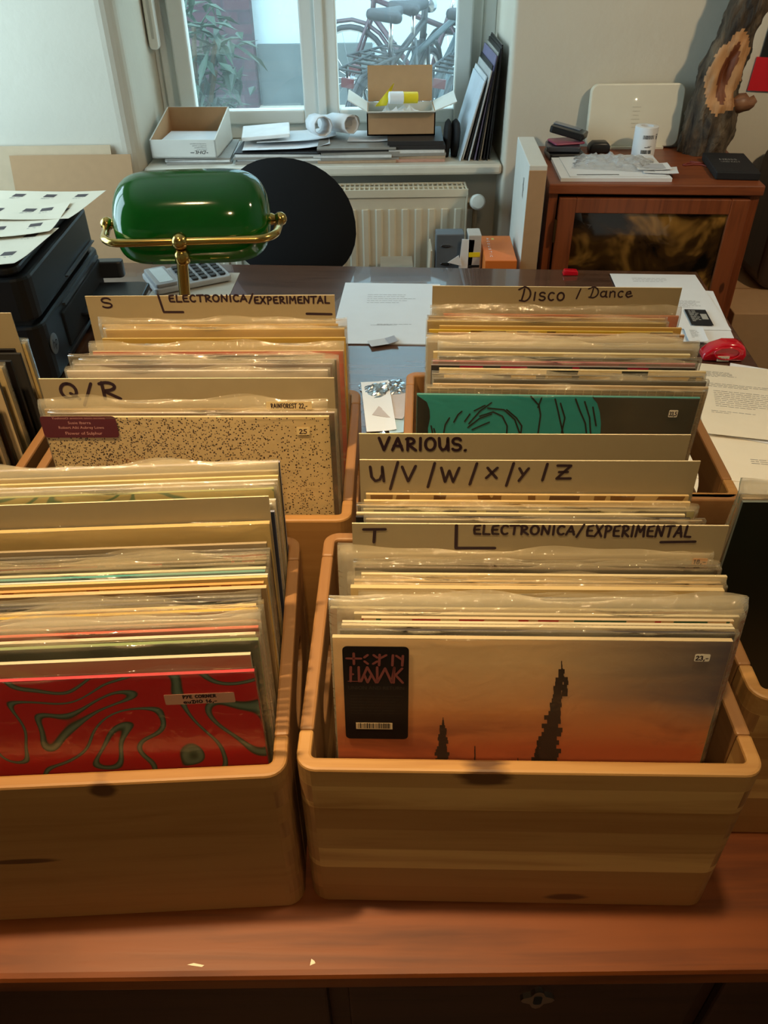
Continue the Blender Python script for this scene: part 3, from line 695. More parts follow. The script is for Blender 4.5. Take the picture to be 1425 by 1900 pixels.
def write(key, txt, u0, v0, u1, v1, hw=.0011, y=-.0003, rise=0.0, mb=None):
    e = KEY[key]['e']; a = on(e, u0, v1, y); b = on(e, u1, v0, y)
    m = mb or MB(); hand(m, txt, a[0], b[0], a[1], b[1]-a[1], hw, y, rise=rise)
    return m
def line(key, pts, mb, hw=.0012, y=-.0003): 
    mb.stroke([on(KEY[key]['e'], u, v, y) for u, v in pts], hw, y)
CRM = (218, 202, 168); TAN = (190, 160, 112); BLK = (22, 18, 18); DKB = (48, 34, 24); OLV = (58, 62, 34); YEL = (206, 176, 92); WHT = (226, 220, 208); GRY = (140, 132, 122)
# ---- front left crate
rec('FL', 1259, 'red sleeve with dark green swirls', ((206, 24, 30), (110, 128, 104), (48, 66, 46)), (196, 40, 44), 'marble', uR=473, z=1.092, key='red', sl=.0015, slx=(.001, .001))
rec('FL', 1227, 'pinkish tan sleeve with a 29 price label', ((206, 124, 100), (214, 150, 120), (216, 186, 120)), CRM, 'streak', uR=466, z=1.094, key='pink')
rec('FL', 1199, 'dark green sleeve with a glossy light edge', (44, 58, 28), (134, 150, 90), uR=481, key='green', sl=.002, slx=(.001, .002))
rec('FL', 1188, 'narrow cream sleeve', (216, 190, 140), CRM, uR=475)
rec('FL', 1176, 'coral red sleeve', (186, 66, 50), (206, 90, 66), uR=486, sl=.003)
rec('FL', 1165, 'brownish sleeve in crumpled plastic', ((150, 116, 92), (120, 84, 66)), (176, 146, 116), 'streak', uR=478, sl=.008, fm=FILM3)
rec('FL', 1153, 'dark purple-black sleeve', (48, 36, 40), (84, 70, 76), uR=480, sl=.004)
rec('FL', 1142, 'bright yellow-edged sleeve', ((210, 160, 30), (198, 120, 30), (214, 176, 60)), (222, 176, 40), 'bands', uR=486, sl=.006, slx=(.002, .005))
rec('FL', 1134, 'orange and tan sleeve', ((206, 146, 60), (200, 112, 44), (216, 178, 110)), (222, 190, 130), 'bands', uR=476)
rec('FL', 1124, 'glossy black sleeve', BLK, (70, 62, 58), uR=478, sl=.003)
rec('FL', 1117, 'plain black sleeve', BLK, (60, 54, 54), uR=478, sl=.003)
rec('FL', 1101, 'thick brown-beige sleeve', (146, 118, 82), (220, 186, 132), uR=500, t=.004)
rec('FL', 1092, 'orange sleeve with a pale leaf pattern', ((180, 96, 40), (226, 172, 84), (150, 76, 34)), (220, 160, 84), 'bands', uR=490)
rec('FL', 1081, 'light yellow-tan sleeve', (216, 178, 108), (228, 196, 130), uR=500)
rec('FL', 1076, 'thin cream sleeve', CRM, WHT, uR=500, t=.002)
rec('FL', 1070, 'teal-edged sleeve', ((24, 118, 118), (40, 140, 134)), (70, 150, 140), 'streak', uR=501, sl=.002)
rec('FL', 1064, 'pale green-cream sleeve', (204, 196, 150), (222, 214, 176), uR=493)
rec('FL', 1055, 'dark olive sleeve', ((62, 56, 34), (90, 76, 48)), (110, 96, 64), 'streak', uR=500, sl=.004)
rec('FL', 1047, 'brown sleeve with red picture patches', ((100, 74, 48), (188, 66, 40), (72, 62, 40), (170, 146, 96)), (130, 108, 76), 'bands', uR=500, sl=.006)
rec('FL', 1036, 'black sleeve with small red lettering', ((20, 14, 12), (24, 16, 12), (160, 40, 30)), (52, 40, 32), 'bands', uR=505, sl=.004)
rec('FL', 1030, 'deep black sleeve', BLK, (40, 32, 28), uR=508)
rec('FL', 1017, 'greyish tan sleeve', (160, 142, 112), (176, 158, 126), uR=495, w=.306)
rec('FL', 980, 'shrink-wrapped blank cream sleeve', (206, 176, 112), (214, 186, 126), uR=507, z=1.113, sl=.001, slx=(.0005, .001), key='shrink', t=.005)
div('FL', 928, 'blank cardboard divider sticking up in the front left crate', None, 501, key='FLdiv', u=450)
rec('FL', 958, 'dark blue-black sleeve with white edges', (40, 42, 54), (150, 150, 164), uR=519)
rec('FL', 944, 'cream sleeve in crinkled film', CRM, WHT, uR=519, sl=.002, fm=FILM3)
rec('FL', 936, 'cream sleeve hidden by the blank divider', CRM, WHT, uR=519)
rec('FL', 915, 'yellow sleeve with green plant drawing', ((204, 182, 98), (74, 118, 52)), (176, 176, 100), 'rings', uR=513, sl=.004, key='plant')
rec('FL', 906, 'silvery sleeve in shiny plastic', ((176, 164, 148), (120, 112, 116)), (206, 196, 184), 'streak', uR=515, sl=.003)
rec('FL', 899, 'cream sleeve at the back', CRM, WHT, uR=520)
rec('FL', 891, 'yellowish cream sleeve', (214, 190, 128), (226, 204, 144), uR=521)
rec('FL', 881, 'wide cream sleeve under loose plastic', (216, 194, 140), (228, 208, 156), uR=524, sl=.013, slx=(.002, .001), fm=FILM2)
rec('FL', 865, 'tall black sleeve standing last', (14, 12, 14), (190, 186, 196), uR=535, t=.0035)
# ---- front right crate
rec('FR', 1187, 'sunset sleeve with ruined towers and black sticker', ((206, 104, 58), (218, 146, 86), (234, 192, 138), (92, 84, 88), (140, 70, 48)), (214, 190, 144), 'sunset', 618, 1357, z=1.097, w=.314, key='hawk', sl=.0008, slx=(.0006, .0008), t=.004)
rec('FR', 1173, 'black sleeve behind the sunset cover', BLK, (70, 62, 60), uR=1366, sl=.002)
rec('FR', 1164, 'cream sleeve with a pale edge', (206, 186, 146), (220, 204, 166), uL=633, uR=1364)
rec('FR', 1158, 'cream sleeve with fine diagonal lines', ((222, 206, 168), (176, 150, 106)), (224, 208, 172), 'diag', 633, 1363)
rec('FR', 1150, 'cream sleeve with red and green edge', ((214, 190, 140), (176, 60, 44), (206, 170, 120), (70, 96, 66)), (214, 190, 150), 'bands', uL=670, w=.299)
rec('FR', 1142, 'pale cream sleeve', (208, 190, 150), (222, 206, 168), uL=656, sl=.004, slx=(.014, .004))
rec('FR', 1131, 'cream sleeve in a loose milky bag', ((190, 176, 130), (170, 110, 84)), (206, 192, 150), 'streak', uL=664, sl=.012, slx=(.001, .028), fm=FILM3)
rec('FR', 1113, 'dark navy sleeve', (34, 30, 36), (74, 66, 72), uR=1378, sl=.004)
rec('FR', 1094, 'thick cream sleeve with rounded edge', (206, 176, 118), (220, 194, 140), uL=650, t=.005)
rec('FR', 1087, 'sleeve with a dark photo strip', ((72, 52, 28), (206, 180, 124), (120, 92, 54)), (180, 150, 100), 'bands', uL=656, sl=.002)
rec('FR', 1080, 'tan sleeve in clear film', TAN, (206, 176, 124), uL=656, sl=.005, slx=(.006, .004))
rec('FR', 1068, 'white-edged cream sleeve', (204, 184, 136), (226, 210, 168), uL=668, uR=1352)
rec('FR', 1056, 'dark brown sleeve', DKB, (84, 64, 46), uL=658, sl=.003)
rec('FR', 1049, 'blackish brown sleeve', (34, 24, 18), (70, 54, 40), uL=660, sl=.004)
rec('FR', 1038, 'dark sleeve in tall smooth plastic', ((70, 54, 34), (88, 70, 46)), (120, 98, 66), 'streak', uL=661, w=.308, sl=.011, slx=(.0165, .003), fm=FILM2, key='p18')
div('FR', 973, 'cardboard divider marked T and ELECTRONICA/EXPERIMENTAL', 655, 1352, z=1.135, key='T')
rec('FR', 966, 'grey-tan sleeve behind the T divider', (140, 122, 92), (160, 140, 106), uL=682, sl=.002)
rec('FR', 961, 'black sleeve with a light spine', BLK, (46, 40, 40), uL=660)
rec('FR', 954, 'white-edged cream sleeve', (206, 186, 140), (228, 212, 170), uL=661, w=.308)
rec('FR', 947, 'sleeve with a pale green and dark pattern', ((76, 66, 44), (178, 168, 104), (96, 84, 60)), (150, 136, 96), 'bands', uL=674, sl=.002)
rec('FR', 940, 'purple-brown sleeve with a green end', ((80, 54, 56), (66, 44, 42), (96, 100, 50)), (178, 150, 104), 'bands', uR=1304, sl=.002, slx=(.001, .012))
rec('FR', 931, 'warm cream sleeve', (212, 180, 118), (226, 196, 138), uL=675)
rec('FR', 919, 'cream sleeve with brown floral print', ((214, 180, 116), (138, 96, 44), (206, 172, 112), (110, 74, 36)), (222, 190, 132), 'bands', 672, 1285, sl=.001)
div('FR', 852, 'cardboard divider marked U/V/W/X/Y/Z', 668, 1305, z=1.143, key='UV')
div('FR', 803, 'cardboard divider marked VARIOUS', 668, 1278, z=1.145, key='VAR')
# ---- back left crate
rec('BL', 773, 'speckled cream sleeve with a maroon sticker', ((214, 186, 132), (62, 40, 24), (150, 84, 30)), (226, 202, 150), 'speckle', 80, 608, z=1.116, w=.313, key='speck', sl=.0008, slx=(.0008, .001))
rec('BL', 766, 'dark brown picture sleeve', ((30, 18, 14), (96, 52, 30), (40, 26, 18)), (190, 176, 170), 'streak', uR=622, sl=.003)
rec('BL', 759, 'tan plastic-covered sleeve with a handwritten label', TAN, (180, 150, 100), uR=606, sl=.013, slx=(.006, .001), key='rain')
div('BL', 700, 'cardboard divider marked Q / R', 80, 613, z=1.145, w=.325, key='QR')
rec('BL', 688, 'white sleeve behind the Q / R divider', (214, 200, 184), (230, 216, 198), uR=608, sl=.003)
rec('BL', 676, 'grey-mauve sleeve in plastic', ((140, 120, 112), (110, 92, 86)), (176, 158, 146), 'streak', uR=616, sl=.004)
rec('BL', 668, 'greyish sleeve with a dark upper edge', ((110, 98, 88), (60, 48, 40)), (160, 148, 136), 'streak', uR=624, sl=.003)
rec('BL', 660, 'dark chocolate sleeve', (38, 22, 14), (74, 50, 34), uL=130, sl=.002)
rec('BL', 652, 'cream sleeve with a red top band', ((206, 86, 62), (196, 74, 54), (216, 170, 120)), (222, 180, 128), 'streak', uR=640, sl=.012, slx=(.004, .001), key='redband')
rec('BL', 628, 'olive yellow sleeve', (166, 134, 62), (200, 168, 92), uR=643)
rec('BL', 612, 'mustard yellow sleeve', (190, 150, 72), (222, 184, 104), uR=642, sl=.004)
rec('BL', 603, 'yellow-tan sleeve in tall plastic', (196, 158, 82), (214, 176, 100), uR=636, sl=.009, slx=(.004, .012))
div('BL', 547, 'cardboard divider marked S and ELECTRONICA/EXPERIMENTAL', 158, 622, z=1.152, w=.326, key='S')
# ---- back right crate
rec('BR', 734, 'teal sleeve with a black line drawing', (40, 160, 158), (80, 150, 140), 'plain', 780, 1290, z=1.114, w=.316, key='teal', sl=.001, slx=(.001, .001))
rec('BR', 722, 'tan grid-patterned sleeve', ((140, 118, 84), (186, 164, 124)), (160, 138, 100), 'grid', uR=1305, key='grid', sl=.002)
rec('BR', 715, 'plain tan sleeve', TAN, (200, 172, 128), uL=803)
rec('BR', 705, 'black sleeve behind the tan ones', (30, 22, 18), (74, 66, 60), uR=1308, sl=.003)
rec('BR', 696, 'dark sleeve with yellow patches', ((40, 32, 22), (190, 150, 60), (60, 50, 34), (150, 120, 60)), (110, 96, 76), 'bands', uL=804, sl=.003)
rec('BR', 686, 'thin cream sleeve with a dark end', ((214, 190, 140), (220, 196, 146), (60, 60, 50)), (224, 204, 156), 'bands', uL=815)
rec('BR', 679, 'dark sleeve with a magenta end', ((44, 44, 40), (56, 52, 48), (150, 30, 60)), (130, 116, 106), 'bands', uL=800)
rec('BR', 672, 'mauve pink sleeve', ((160, 74, 86), (150, 84, 92), (110, 84, 90)), (176, 90, 98), 'bands', uL=803, sl=.002)
rec('BR', 664, 'blackish green sleeve with small red marks', ((36, 42, 40), (40, 46, 44), (30, 36, 36), (200, 40, 60)), (66, 70, 66), 'bands', uR=1295, sl=.002)
rec('BR', 655, 'pale cream sleeve with rounded edge', (206, 184, 134), (224, 206, 158), uL=795, uR=1288, t=.004)
rec('BR', 646, 'grey sleeve in milky plastic', (140, 128, 116), (164, 152, 140), uR=1285, sl=.008, slx=(.002, .006), fm=FILM2)
rec('BR', 636, 'pale grey sleeve in plastic', (164, 152, 138), (186, 174, 160), uL=794, sl=.010, fm=FILM2, slx=(.002, .004))
rec('BR', 624, 'pinkish tan sleeve', (196, 156, 120), (212, 176, 140), uL=796, sl=.003)
rec('BR', 619, 'brown-edged sleeve', ((150, 104, 70), (196, 150, 106)), (206, 164, 120), 'streak', uR=1268)
rec('BR', 613, 'thin bright yellow sleeve', ((196, 160, 50), (120, 92, 40)), (212, 178, 70), 'bands', uL=796, t=.0025)
rec('BR', 606, 'tan-yellow sleeve', (200, 158, 84), (214, 176, 104), uR=1263)
rec('BR', 597, 'olive gold sleeve', (170, 134, 50), (190, 156, 76), uL=793, sl=.003)
rec('BR', 589, 'tan sleeve with a grey smudge', ((190, 150, 96), (200, 160, 106), (140, 120, 84)), (206, 168, 116), 'bands', uL=795, sl=.002)
rec('BR', 584, 'coral-edged sleeve in tall plastic', (208, 104, 70), (220, 130, 92), uR=1258, sl=.014, slx=(.018, .002), key='coral')
div('BR', 529, 'cardboard divider marked Disco / Dance', 803, 1262, z=1.152, w=.326, key='DD')
# ---- far left crate, seen by its right edges
el = [('dark brown', DKB), ('cream', CRM), ('black', BLK), ('brown', (110, 84, 58)), ('grey', GRY), ('black', BLK), ('tan', TAN), ('dark brown', DKB), ('beige', (190, 168, 130)), ('brown', (104, 74, 44)), ('cream', (216, 190, 130)), ('black', BLK), ('dark grey', (52, 50, 48)), ('black', BLK), ('yellow flower-edged', YEL)]
for i, (nm, col) in enumerate(el):
    yy = .735+i*.0168+(.004 if i % 3 == 0 else 0); X = CR['E']['org'].x+.386-.018-.004*((i*7) % 4)
    dz = 1.10-CZ; 
    # a point on the top edge of this record, written as the pixel row it shows on
    P = Vector((X-.1, yy, dz)); dep = P.dot(fw); vv = 950-F*P.dot(up)/dep
    rec('E', vv-F*math.sin(ROLL)*P.x/dep, nm+' sleeve seen by its right edge', col, tuple(int(q*.62) for q in col), 'plain', u=712.5+F*P.x/dep, sl=.004 if i % 4 == 2 or i == 10 else None, t=.0045)
for r in RECS['E']: r['uR'] = None
div('E', 578, 'blank cardboard divider at the left edge of the photo', None, 30, z=1.145, key='Ediv', u=10)
# ---- far right crate
rec('F', 937, 'glossy black-green sleeve', (20, 26, 20), (120, 130, 124), uL=1346, key='fblack', u=1400)
rec('F', 931, 'brownish sleeve in plastic', (150, 130, 104), (176, 156, 128), uL=1342, u=1400, sl=.004)
rec('F', 926, 'tan sleeve in loose crinkled plastic', TAN, (196, 170, 130), uL=1340, u=1400, sl=.016, slx=(.004, .004), fm=FILM3)
place('FL', 450); finish('FL', .0175, .270)
place('FR', 1000); finish('FR', .0165, .272)
place('BL', 350); finish('BL', .026, .268)
place('BR', 1030); finish('BR', .045, .268)
place('E', 10)
for i, r in enumerate(RECS['E']): r['x'] = .386-.0135-r['w']/2-.004-.004*((i*7) % 4)
finish('E', .02, .265)
place('F', 1400); finish('F', .15, .20)
# ================================================================== WRITING ON DIVIDERS AND SLEEVES
def ink(key, m, name='handwriting'): m.build(name, INK, KEY[key]['e'])
m = write('T', 'T', 675, 982, 713, 1006, .0014); line('T', [(847, 975), (846, 1017), (918, 1017)], m, .0015); line('T', [(1226, 1006), (1290, 1005)], m, .0013)
write('T', 'ELECTRONICA/', 878, 976, 1085, 991, .0011, mb=m); write('T', 'EXPERIMENTAL', 1087, 976, 1285, 995, .0011, mb=m); ink('T', m)
m = write('UV', 'U', 686, 866, 714, 893, .0014)
for tx, a, b, c, d in (('/', 724, 863, 740, 899), ('V', 745, 866, 772, 893), ('/', 794, 864, 808, 896), ('W', 817, 868, 852, 894), ('/', 872, 864, 886, 892), ('X', 902, 868, 925, 887), ('/', 940, 864, 954, 894), ('Y', 961, 869, 981, 890), ('/', 1007, 864, 1016, 886), ('Z', 1029, 864, 1062, 888)): write('UV', tx, a, b, c, d, .0014, mb=m)
ink('UV', m)
m = write('VAR', 'VARIOUS.', 703, 813, 868, 835, .0015); ink('VAR', m)
m = write('DD', 'Disco', 961, 533, 1050, 557, .0012); write('DD', '/', 1070, 538, 1078, 551, .0010, mb=m); write('DD', 'Dance', 1090, 533, 1175, 551, .0010, mb=m); ink('DD', m)
m = write('S', 'S', 190, 553, 205, 571, .0012); line('S', [(293, 547), (304, 579), (340, 579)], m, .0015); line('S', [(569, 582), (615, 583)], m, .0016)
write('S', 'ELECTRONICA/', 314, 547, 470, 560, .0012, mb=m); write('S', 'EXPERIMENTAL', 472, 550, 610, 563, .0012, mb=m); ink('S', m)
m = write('QR', 'Q', 115, 711, 142, 740, .0019); write('QR', '/', 155, 716, 172, 745, .0017, mb=m); write('QR', 'R', 189, 709, 217, 740, .0019, mb=m); ink('QR', m)
sticker('red', ((308, 1284), (434, 1308)), ['PYE CORNER', 'auDIO 16,-'], mat('label_pinkish', (206, 150, 120), .6), lab='handwritten price label')
sticker('pink', ((398, 1240), (431, 1256)), ['29,-'], mat('label_tan', (206, 160, 116), .6))
sticker('p18', ((1283, 1036), (1314, 1048)), ['18,-'], mat('label_tan', (206, 160, 116), .6), y=-.003)
sticker('hawk', ((1287, 1214), (1319, 1227)), ['23,-'])
sticker('rain', ((495, 745), (578, 760)), ['RAINFOREST 22,-'], mat('label_cream', (214, 190, 140), .6), hw=.0005, y=-.0045)
sticker('speck', ((551, 793), (574, 807)), ['25'], mat('label_cream2', (222, 196, 140), .6))
sticker('teal', ((1239, 761), (1259, 774)), ['33,5'], STICK)
s, a, b = sticker('speck', ((84, 772), (213, 812)), None, mat('maroon_label', (88, 34, 40), .5), name='title_sticker', r=.004, lab='maroon title sticker with four lines of print')
g = MB(); Wd, H = b[0]-a[0], b[1]-a[1]
for tx, x0, x1, zf, hf in (('YoshimiO', .16, .38, .86, .10), ('(BOREDOMS, OOIOO, SAICOBAB)', .40, .86, .87, .06), ('Susie Ibarra', .36, .66, .64, .12), ('Robert Aiki Aubrey Lowe', .22, .82, .42, .12), ('Flower of Sulphur', .29, .78, .14, .14)):
    text(g, tx, a[0]+Wd*x0, a[0]+Wd*x1, a[1]+H*zf, H*hf, -.00145)
g.build('print', mat('pink_print', (206, 150, 140), .6), s)
# sunset cover: black sticker, towers
s, a, b = sticker('hawk', ((642, 1200), (759, 1370)), None, mat('black_label', (16, 12, 12), .45), name='title_sticker', r=.004, lab='black title sticker with red letters and barcode')
Wd, H = b[0]-a[0], b[1]-a[1]; X = lambda f: a[0]+Wd*f; Z = lambda f: a[1]+H*(1-f)
RED = mat('red_print', (120, 62, 56), .6); g = MB()
def gl(pts, hw): g.stroke([(X(p), Z(q)) for p, q in pts], hw, -.0015)
k = Wd*.020
for st in ([(.17, .07), (.17, .18)], [(.06, .122), (.28, .122)], [(.38, .085), (.33, .11)], [(.33, .15), (.38, .175)], [(.47, .085), (.52, .11)], [(.52, .15), (.46, .175)],
           [(.56, .08), (.55, .19)], [(.56, .12), (.66, .085)], [(.76, .085), (.75, .19)], [(.81, .09), (.90, .13)], [(.91, .09), (.90, .19)],
           [(.12, .21), (.11, .36)], [(.24, .21), (.24, .36)], [(.11, .285), (.15, .285)], [(.27, .36), (.37, .21), (.50, .37)], [(.32, .29), (.37, .37), (.43, .29)],
           [(.52, .21), (.52, .37), (.64, .22), (.74, .37), (.78, .21)], [(.78, .21), (.77, .37)], [(.90, .22), (.80, .29), (.91, .37)]): gl(st, k)
for bx in (.10, .14, .19, .52, .56, .66, .70): gl([(bx-.03, .36 if bx < .3 else .37), (bx+.03, .36 if bx < .3 else .37)], k*.4) if bx < .3 else None
g.build('title', RED, s)
g = MB(); text(g, 'UNION AND RETURN', X(.07), X(.93), Z(.445), H*.035, -.0015)
for r_ in range(7): text(g, 'limited edition double vinyl in a printed sleeve', X(.10), X(.90-.05*(r_ % 3)), Z(.52+r_*.032), H*.012, -.0015)
g.build('small_print', mat('dim_print', (58, 50, 44), .6), s)
g = MB(); g.box(X(.17), X(.75), -.0016, -.0014, Z(.885), Z(.815)); bo = g.build('barcode', mat('label_pale', (206, 180, 140), .6), s)
g = MB(); x = .20
random.seed(3)
while x < .72:
    w_ = random.choice((.006, .006, .012, .018)); g.add([(X(x), -.0017, Z(.875)), (X(x+w_), -.0017, Z(.875)), (X(x+w_), -.0017, Z(.815)), (X(x), -.0017, Z(.815))], [(0, 1, 2, 3)]); x += w_+random.choice((.006, .01, .014))
g.build('bars', BLACKMAT, bo)
E_ = KEY['hawk']['e']; TOW = mat('tower_print', (58, 34, 26), .5, var=.3, scale=120)
m = MB()
def tower(ub, ut, vb, vt, wb_, wt, n, seed):
    random.seed(seed); L, R_ = [], []
    for i in range(n+1):
        f = i/n; uc = ub+(ut-ub)*f; w = wb_+(wt-wb_)*f**.8; v = vb+(vt-vb)*f
        jl, jr = random.uniform(.6, 1.1), random.uniform(.6, 1.1)
        L += [(uc-w*jl, v), (uc-w*jl, v+(vt-vb)/n*.9)]; R_ += [(uc+w*jr, v), (uc+w*jr, v+(vt-vb)/n*.9)]
    for (l0, r0), (l1, r1) in zip(list(zip(L, R_))[::2], list(zip(L, R_))[1::2]):
        l1 = (l1[0], l1[1]-1.5); r1 = (r1[0], r1[1]-1.5); q = [on(E_, u, v, -.0004) for u, v in (l0, r0, r1, l1)]
        m.add([(p[0], -.0004, p[1]) for p in q], [(0, 1, 2, 3)])
tower(1012, 1042, 1421, 1250, 30, 6, 22, 1); tower(1044, 1042, 1262, 1234, 3, 1, 4, 2); tower(1047, 1050, 1292, 1264, 7, 5, 4, 3)
tower(820, 822, 1419, 1352, 17, 6, 12, 4); tower(822, 822, 1352, 1337, 3, 1, 3, 5); tower(881, 881, 1420, 1392, 2, 1, 4, 6); tower(961, 961, 1421, 1412, 2, 1, 2, 7); tower(995, 1000, 1421, 1375, 8, 2, 8, 8)
m.build('printed_towers', TOW, E_)
# teal cover: line drawing, black corner and grey end
E_ = KEY['teal']['e']; hh = KEY['teal']['h']
def px(pts, y=-.0004): return [(lambda p: (p[0], y, p[1]))(on(E_, u, v, y)) for u, v in pts]
m = MB()
gz = [(1100, 734), (1108, 748), (1113, 765), (1115, 785), (1113, 830)]
a = px(gz); top = KEY['teal']['w']/2-.0004
m.add(a+[(top, -.0004, a[-1][2]), (top, -.0004, hh-.0006), (a[0][0], -.0004, hh-.0006)], [tuple(range(len(a)+3))])
m.build('grey_print', mat('grey_cover', (74, 70, 58), .3, var=.25, scale=30), E_)
m = MB(); b_ = px([(792, 746), (797, 760), (798, 775), (794, 795), (795, 830)]); lx = -top
m.add([(lx, -.00045, hh-.0008)]+b_+[(lx, -.00045, b_[-1][2])], [tuple(range(len(b_)+2))])
for st in ([(823, 805), (826, 788), (834, 775)], [(842, 783), (850, 769), (857, 763)], [(862, 782), (872, 768)], [(870, 786), (890, 763), (912, 747)], [(880, 762), (900, 752)],
           [(868, 793), (890, 776), (912, 768)], [(876, 797), (896, 788), (908, 783)], [(890, 772), (915, 764), (932, 772), (941, 790), (940, 806)], [(905, 757), (935, 760), (955, 778), (965, 806)],
           [(940, 760), (958, 775), (968, 790), (966, 806)], [(985, 735), (1000, 752), (1003, 770), (998, 806)], [(1005, 738), (998, 756)], [(1030, 740), (1036, 765), (1045, 806)], [(1040, 748), (1048, 775), (1042, 803)],
           [(1068, 740), (1076, 762), (1086, 785), (1088, 803)], [(1085, 745), (1094, 775), (1096, 806)], [(1100, 755), (1106, 790)], [(805, 795), (808, 806)], [(800, 790), (803, 806)]): m.stroke([on(E_, u, v, -.0004) for u, v in st], .0009, -.0006)
m.build('line_drawing', mat('black_print', (16, 26, 26), .4), E_)
# ================================================================== BANKER'S LAMP
lp = thing('banker_lamp', "brass banker's lamp with a green glass shade on the desk", 'lamp', (-.327, 1.30, .785), math.radians(3))
m = MB(); m.lathe([(.085, 0), (.087, .008), (.08, .014), (.06, .02), (.03, .03), (.014, .045), (.0095, .06)], 32, M=Matrix.Translation((-.026, 0, 0))); m.build('base', BRASS, lp, smooth=True, auto=50)
m = MB(); m.tube([(-.0235, 0, .04), (0, 0, .322)], .0095, 16); m.lathe([(.0095, .298), (.0125, .302), (.0125, .316), (.0105, .320)], 18); m.build('post', BRASS, lp, smooth=True, auto=50)
MB().ball((0, 0, .335), .0145, 18).build('finial', BRASS, lp, smooth=True)
xl, xr, ya = -.133, .160, .082; zb = .335
pth = [(xl, ya, zb+.004)]+[(xl+.004+.034*(1-math.cos(a)), ya-.022-(.060)*math.sin(a) if False else .040-.040*math.sin(a), zb) for a in [i*math.pi/16 for i in range(9)]]+[(0, 0, zb)]
pth += [(xr-.004-.034*(1-math.cos(a)), .040-.040*math.sin(a), zb) for a in [i*math.pi/16 for i in range(8, -1, -1)]]+[(xr, ya, zb+.004)]
MB().tube(pth, .0068, 12).build('yoke', BRASS, lp, smooth=True)
for x, s in ((xl, 1), (xr, -1)):
    k = MB(); k.ball((x, ya, zb+.006), .0115, 14); k.lathe([(.009, 0), (.006, .006), (.010, .014), (.010, .018)], 14, M=Matrix.Translation((x, ya, zb+.006)) @ Matrix.Rotation(math.radians(90*s), 4, 'Y')); k.build('pivot_knob', BRASS, lp, smooth=True, auto=50)
def green_glass():
    t = NT('green_glass')
    b = t.bsdf(lin((20, 112, 34)), .10, spec=.8, coat=.8)
    tl = t.n('BsdfTranslucent', {0: lin((10, 180, 84))})
    return t.done(t.n('MixShader', {0: .38, 1: b, 2: tl}))
m = MB(); n, ks = 40, 26; x0, x1 = xl+.016, xr-.016; xc, hl = (x0+x1)/2, (x1-x0)/2; vs = []; fs = []
for i in range(n+1):
    tt = -math.cos(math.pi*i/n); x = xc+hl*tt; r = .082*max(.0, 1-abs(tt)**5.5)**(1/2.6)
    for j in range(ks+1):
        a = math.radians(-42+222*j/ks); vs.append((x, ya-r*math.cos(a), zb+.006+r*math.sin(a)*(1.0 if a > 0 else .93)))
for i in range(n):
    for j in range(ks): fs.append((i*(ks+1)+j, (i+1)*(ks+1)+j, (i+1)*(ks+1)+j+1, i*(ks+1)+j+1))
m.add(vs, fs); so = m.build('shade', green_glass(), lp, smooth=True)
sd = so.modifiers.new('solid', 'SOLIDIFY'); sd.thickness = .003; sd.offset = -1
m = MB(); m.lathe([(.012, -.03), (.014, 0), (.016, .03), (.012, .05), (.004, .058)], 14, M=Matrix.Translation((xc, ya+.01, zb+.02)) @ Matrix.Rotation(math.radians(90), 4, 'Y')); m.build('bulb', mat('bulb_glass', (220, 218, 205), .25), lp, smooth=True)
# ================================================================== PRINTER
SHEETB = mat('sheet_print_block', (70, 58, 58), .7, var=.15)
def sheet(name, label, cat, w, d, M, mt=PAPER, n=1, group=None, curl=0.0, prints=None, pm=None):
    # a loose sheet (or neat pile of n) lying at M, its own print as a part
    m = MB(); nx, ny = 8, 8; th = .0004*max(1, n)
    f = lambda x, y: curl*((x/w)**2+(y/d)**2)*.5
    vs = []; fs = []
    for z in (0, th):
        for j in range(ny+1):
            for i in range(nx+1):
                x, y = w*i/nx, d*j/ny; vs.append((x, y, z+curl*max(0, (i/nx-.55))**2*2+curl*.6*max(0, .35-j/ny)**2*3))
    N_ = (nx+1)*(ny+1)
    for j in range(ny):
        for i in range(nx):
            a = j*(nx+1)+i; q = (a, a+1, a+nx+2, a+nx+1); fs.append(q); fs.append(tuple(k+N_ for k in reversed(q)))
    ring = [i for i in range(nx+1)]+[(j+1)*(nx+1)-1 for j in range(1, ny+1)]+[ny*(nx+1)+i for i in range(nx-1, -1, -1)]+[j*(nx+1) for j in range(ny-1, 0, -1)]
    for a, b in zip(ring, ring[1:]+ring[:1]): fs.append((a, b, b+N_, a+N_))
    m.add(vs, fs); o = m.build(name, mt, None, smooth=False); o.matrix_world = M; tag(o, label, cat, group)
    if prints:
        g = MB()
        zf = lambda x, y: th+.0003+curl*max(0, (x/w-.55))**2*2+curl*.6*max(0, .35-y/d)**2*3
        for (x0, y0, x1, y1) in prints:
            g.add([(x0, y0, zf(x0, y0)), (x1, y0, zf(x1, y0)), (x1, y1, zf(x1, y1)), (x0, y1, zf(x0, y1))], [(0, 1, 2, 3)])
        g.build('print', pm or GREYPRINT, o)
    return o
def para(x0, y0, w, rows, dy=.0045, h=.0013, seed=1):
    rnd = random.Random(seed); out = []
    for r_ in range(rows):
        x = x0; end = x0+w*(rnd.uniform(.75, 1) if r_ < rows-1 else rnd.uniform(.3, .7))
        while x < end:
            k = min(end, x+rnd.uniform(.005, .014)); out.append((x, y0-r_*dy, k, y0-r_*dy+h)); x = k+.002
    return out
def TM(x, y, z, rz, tx=0.0, ty=0.0):
    return Matrix.Translation((x, y, z)) @ Matrix.Rotation(rz, 4, 'Z') @ Matrix.Rotation(tx, 4, 'X') @ Matrix.Rotation(ty, 4, 'Y')
pr = thing('printer', 'black inkjet printer covered with printed sheets at the left of the desk', 'printer', (-.655, 1.435, .785), math.radians(2))
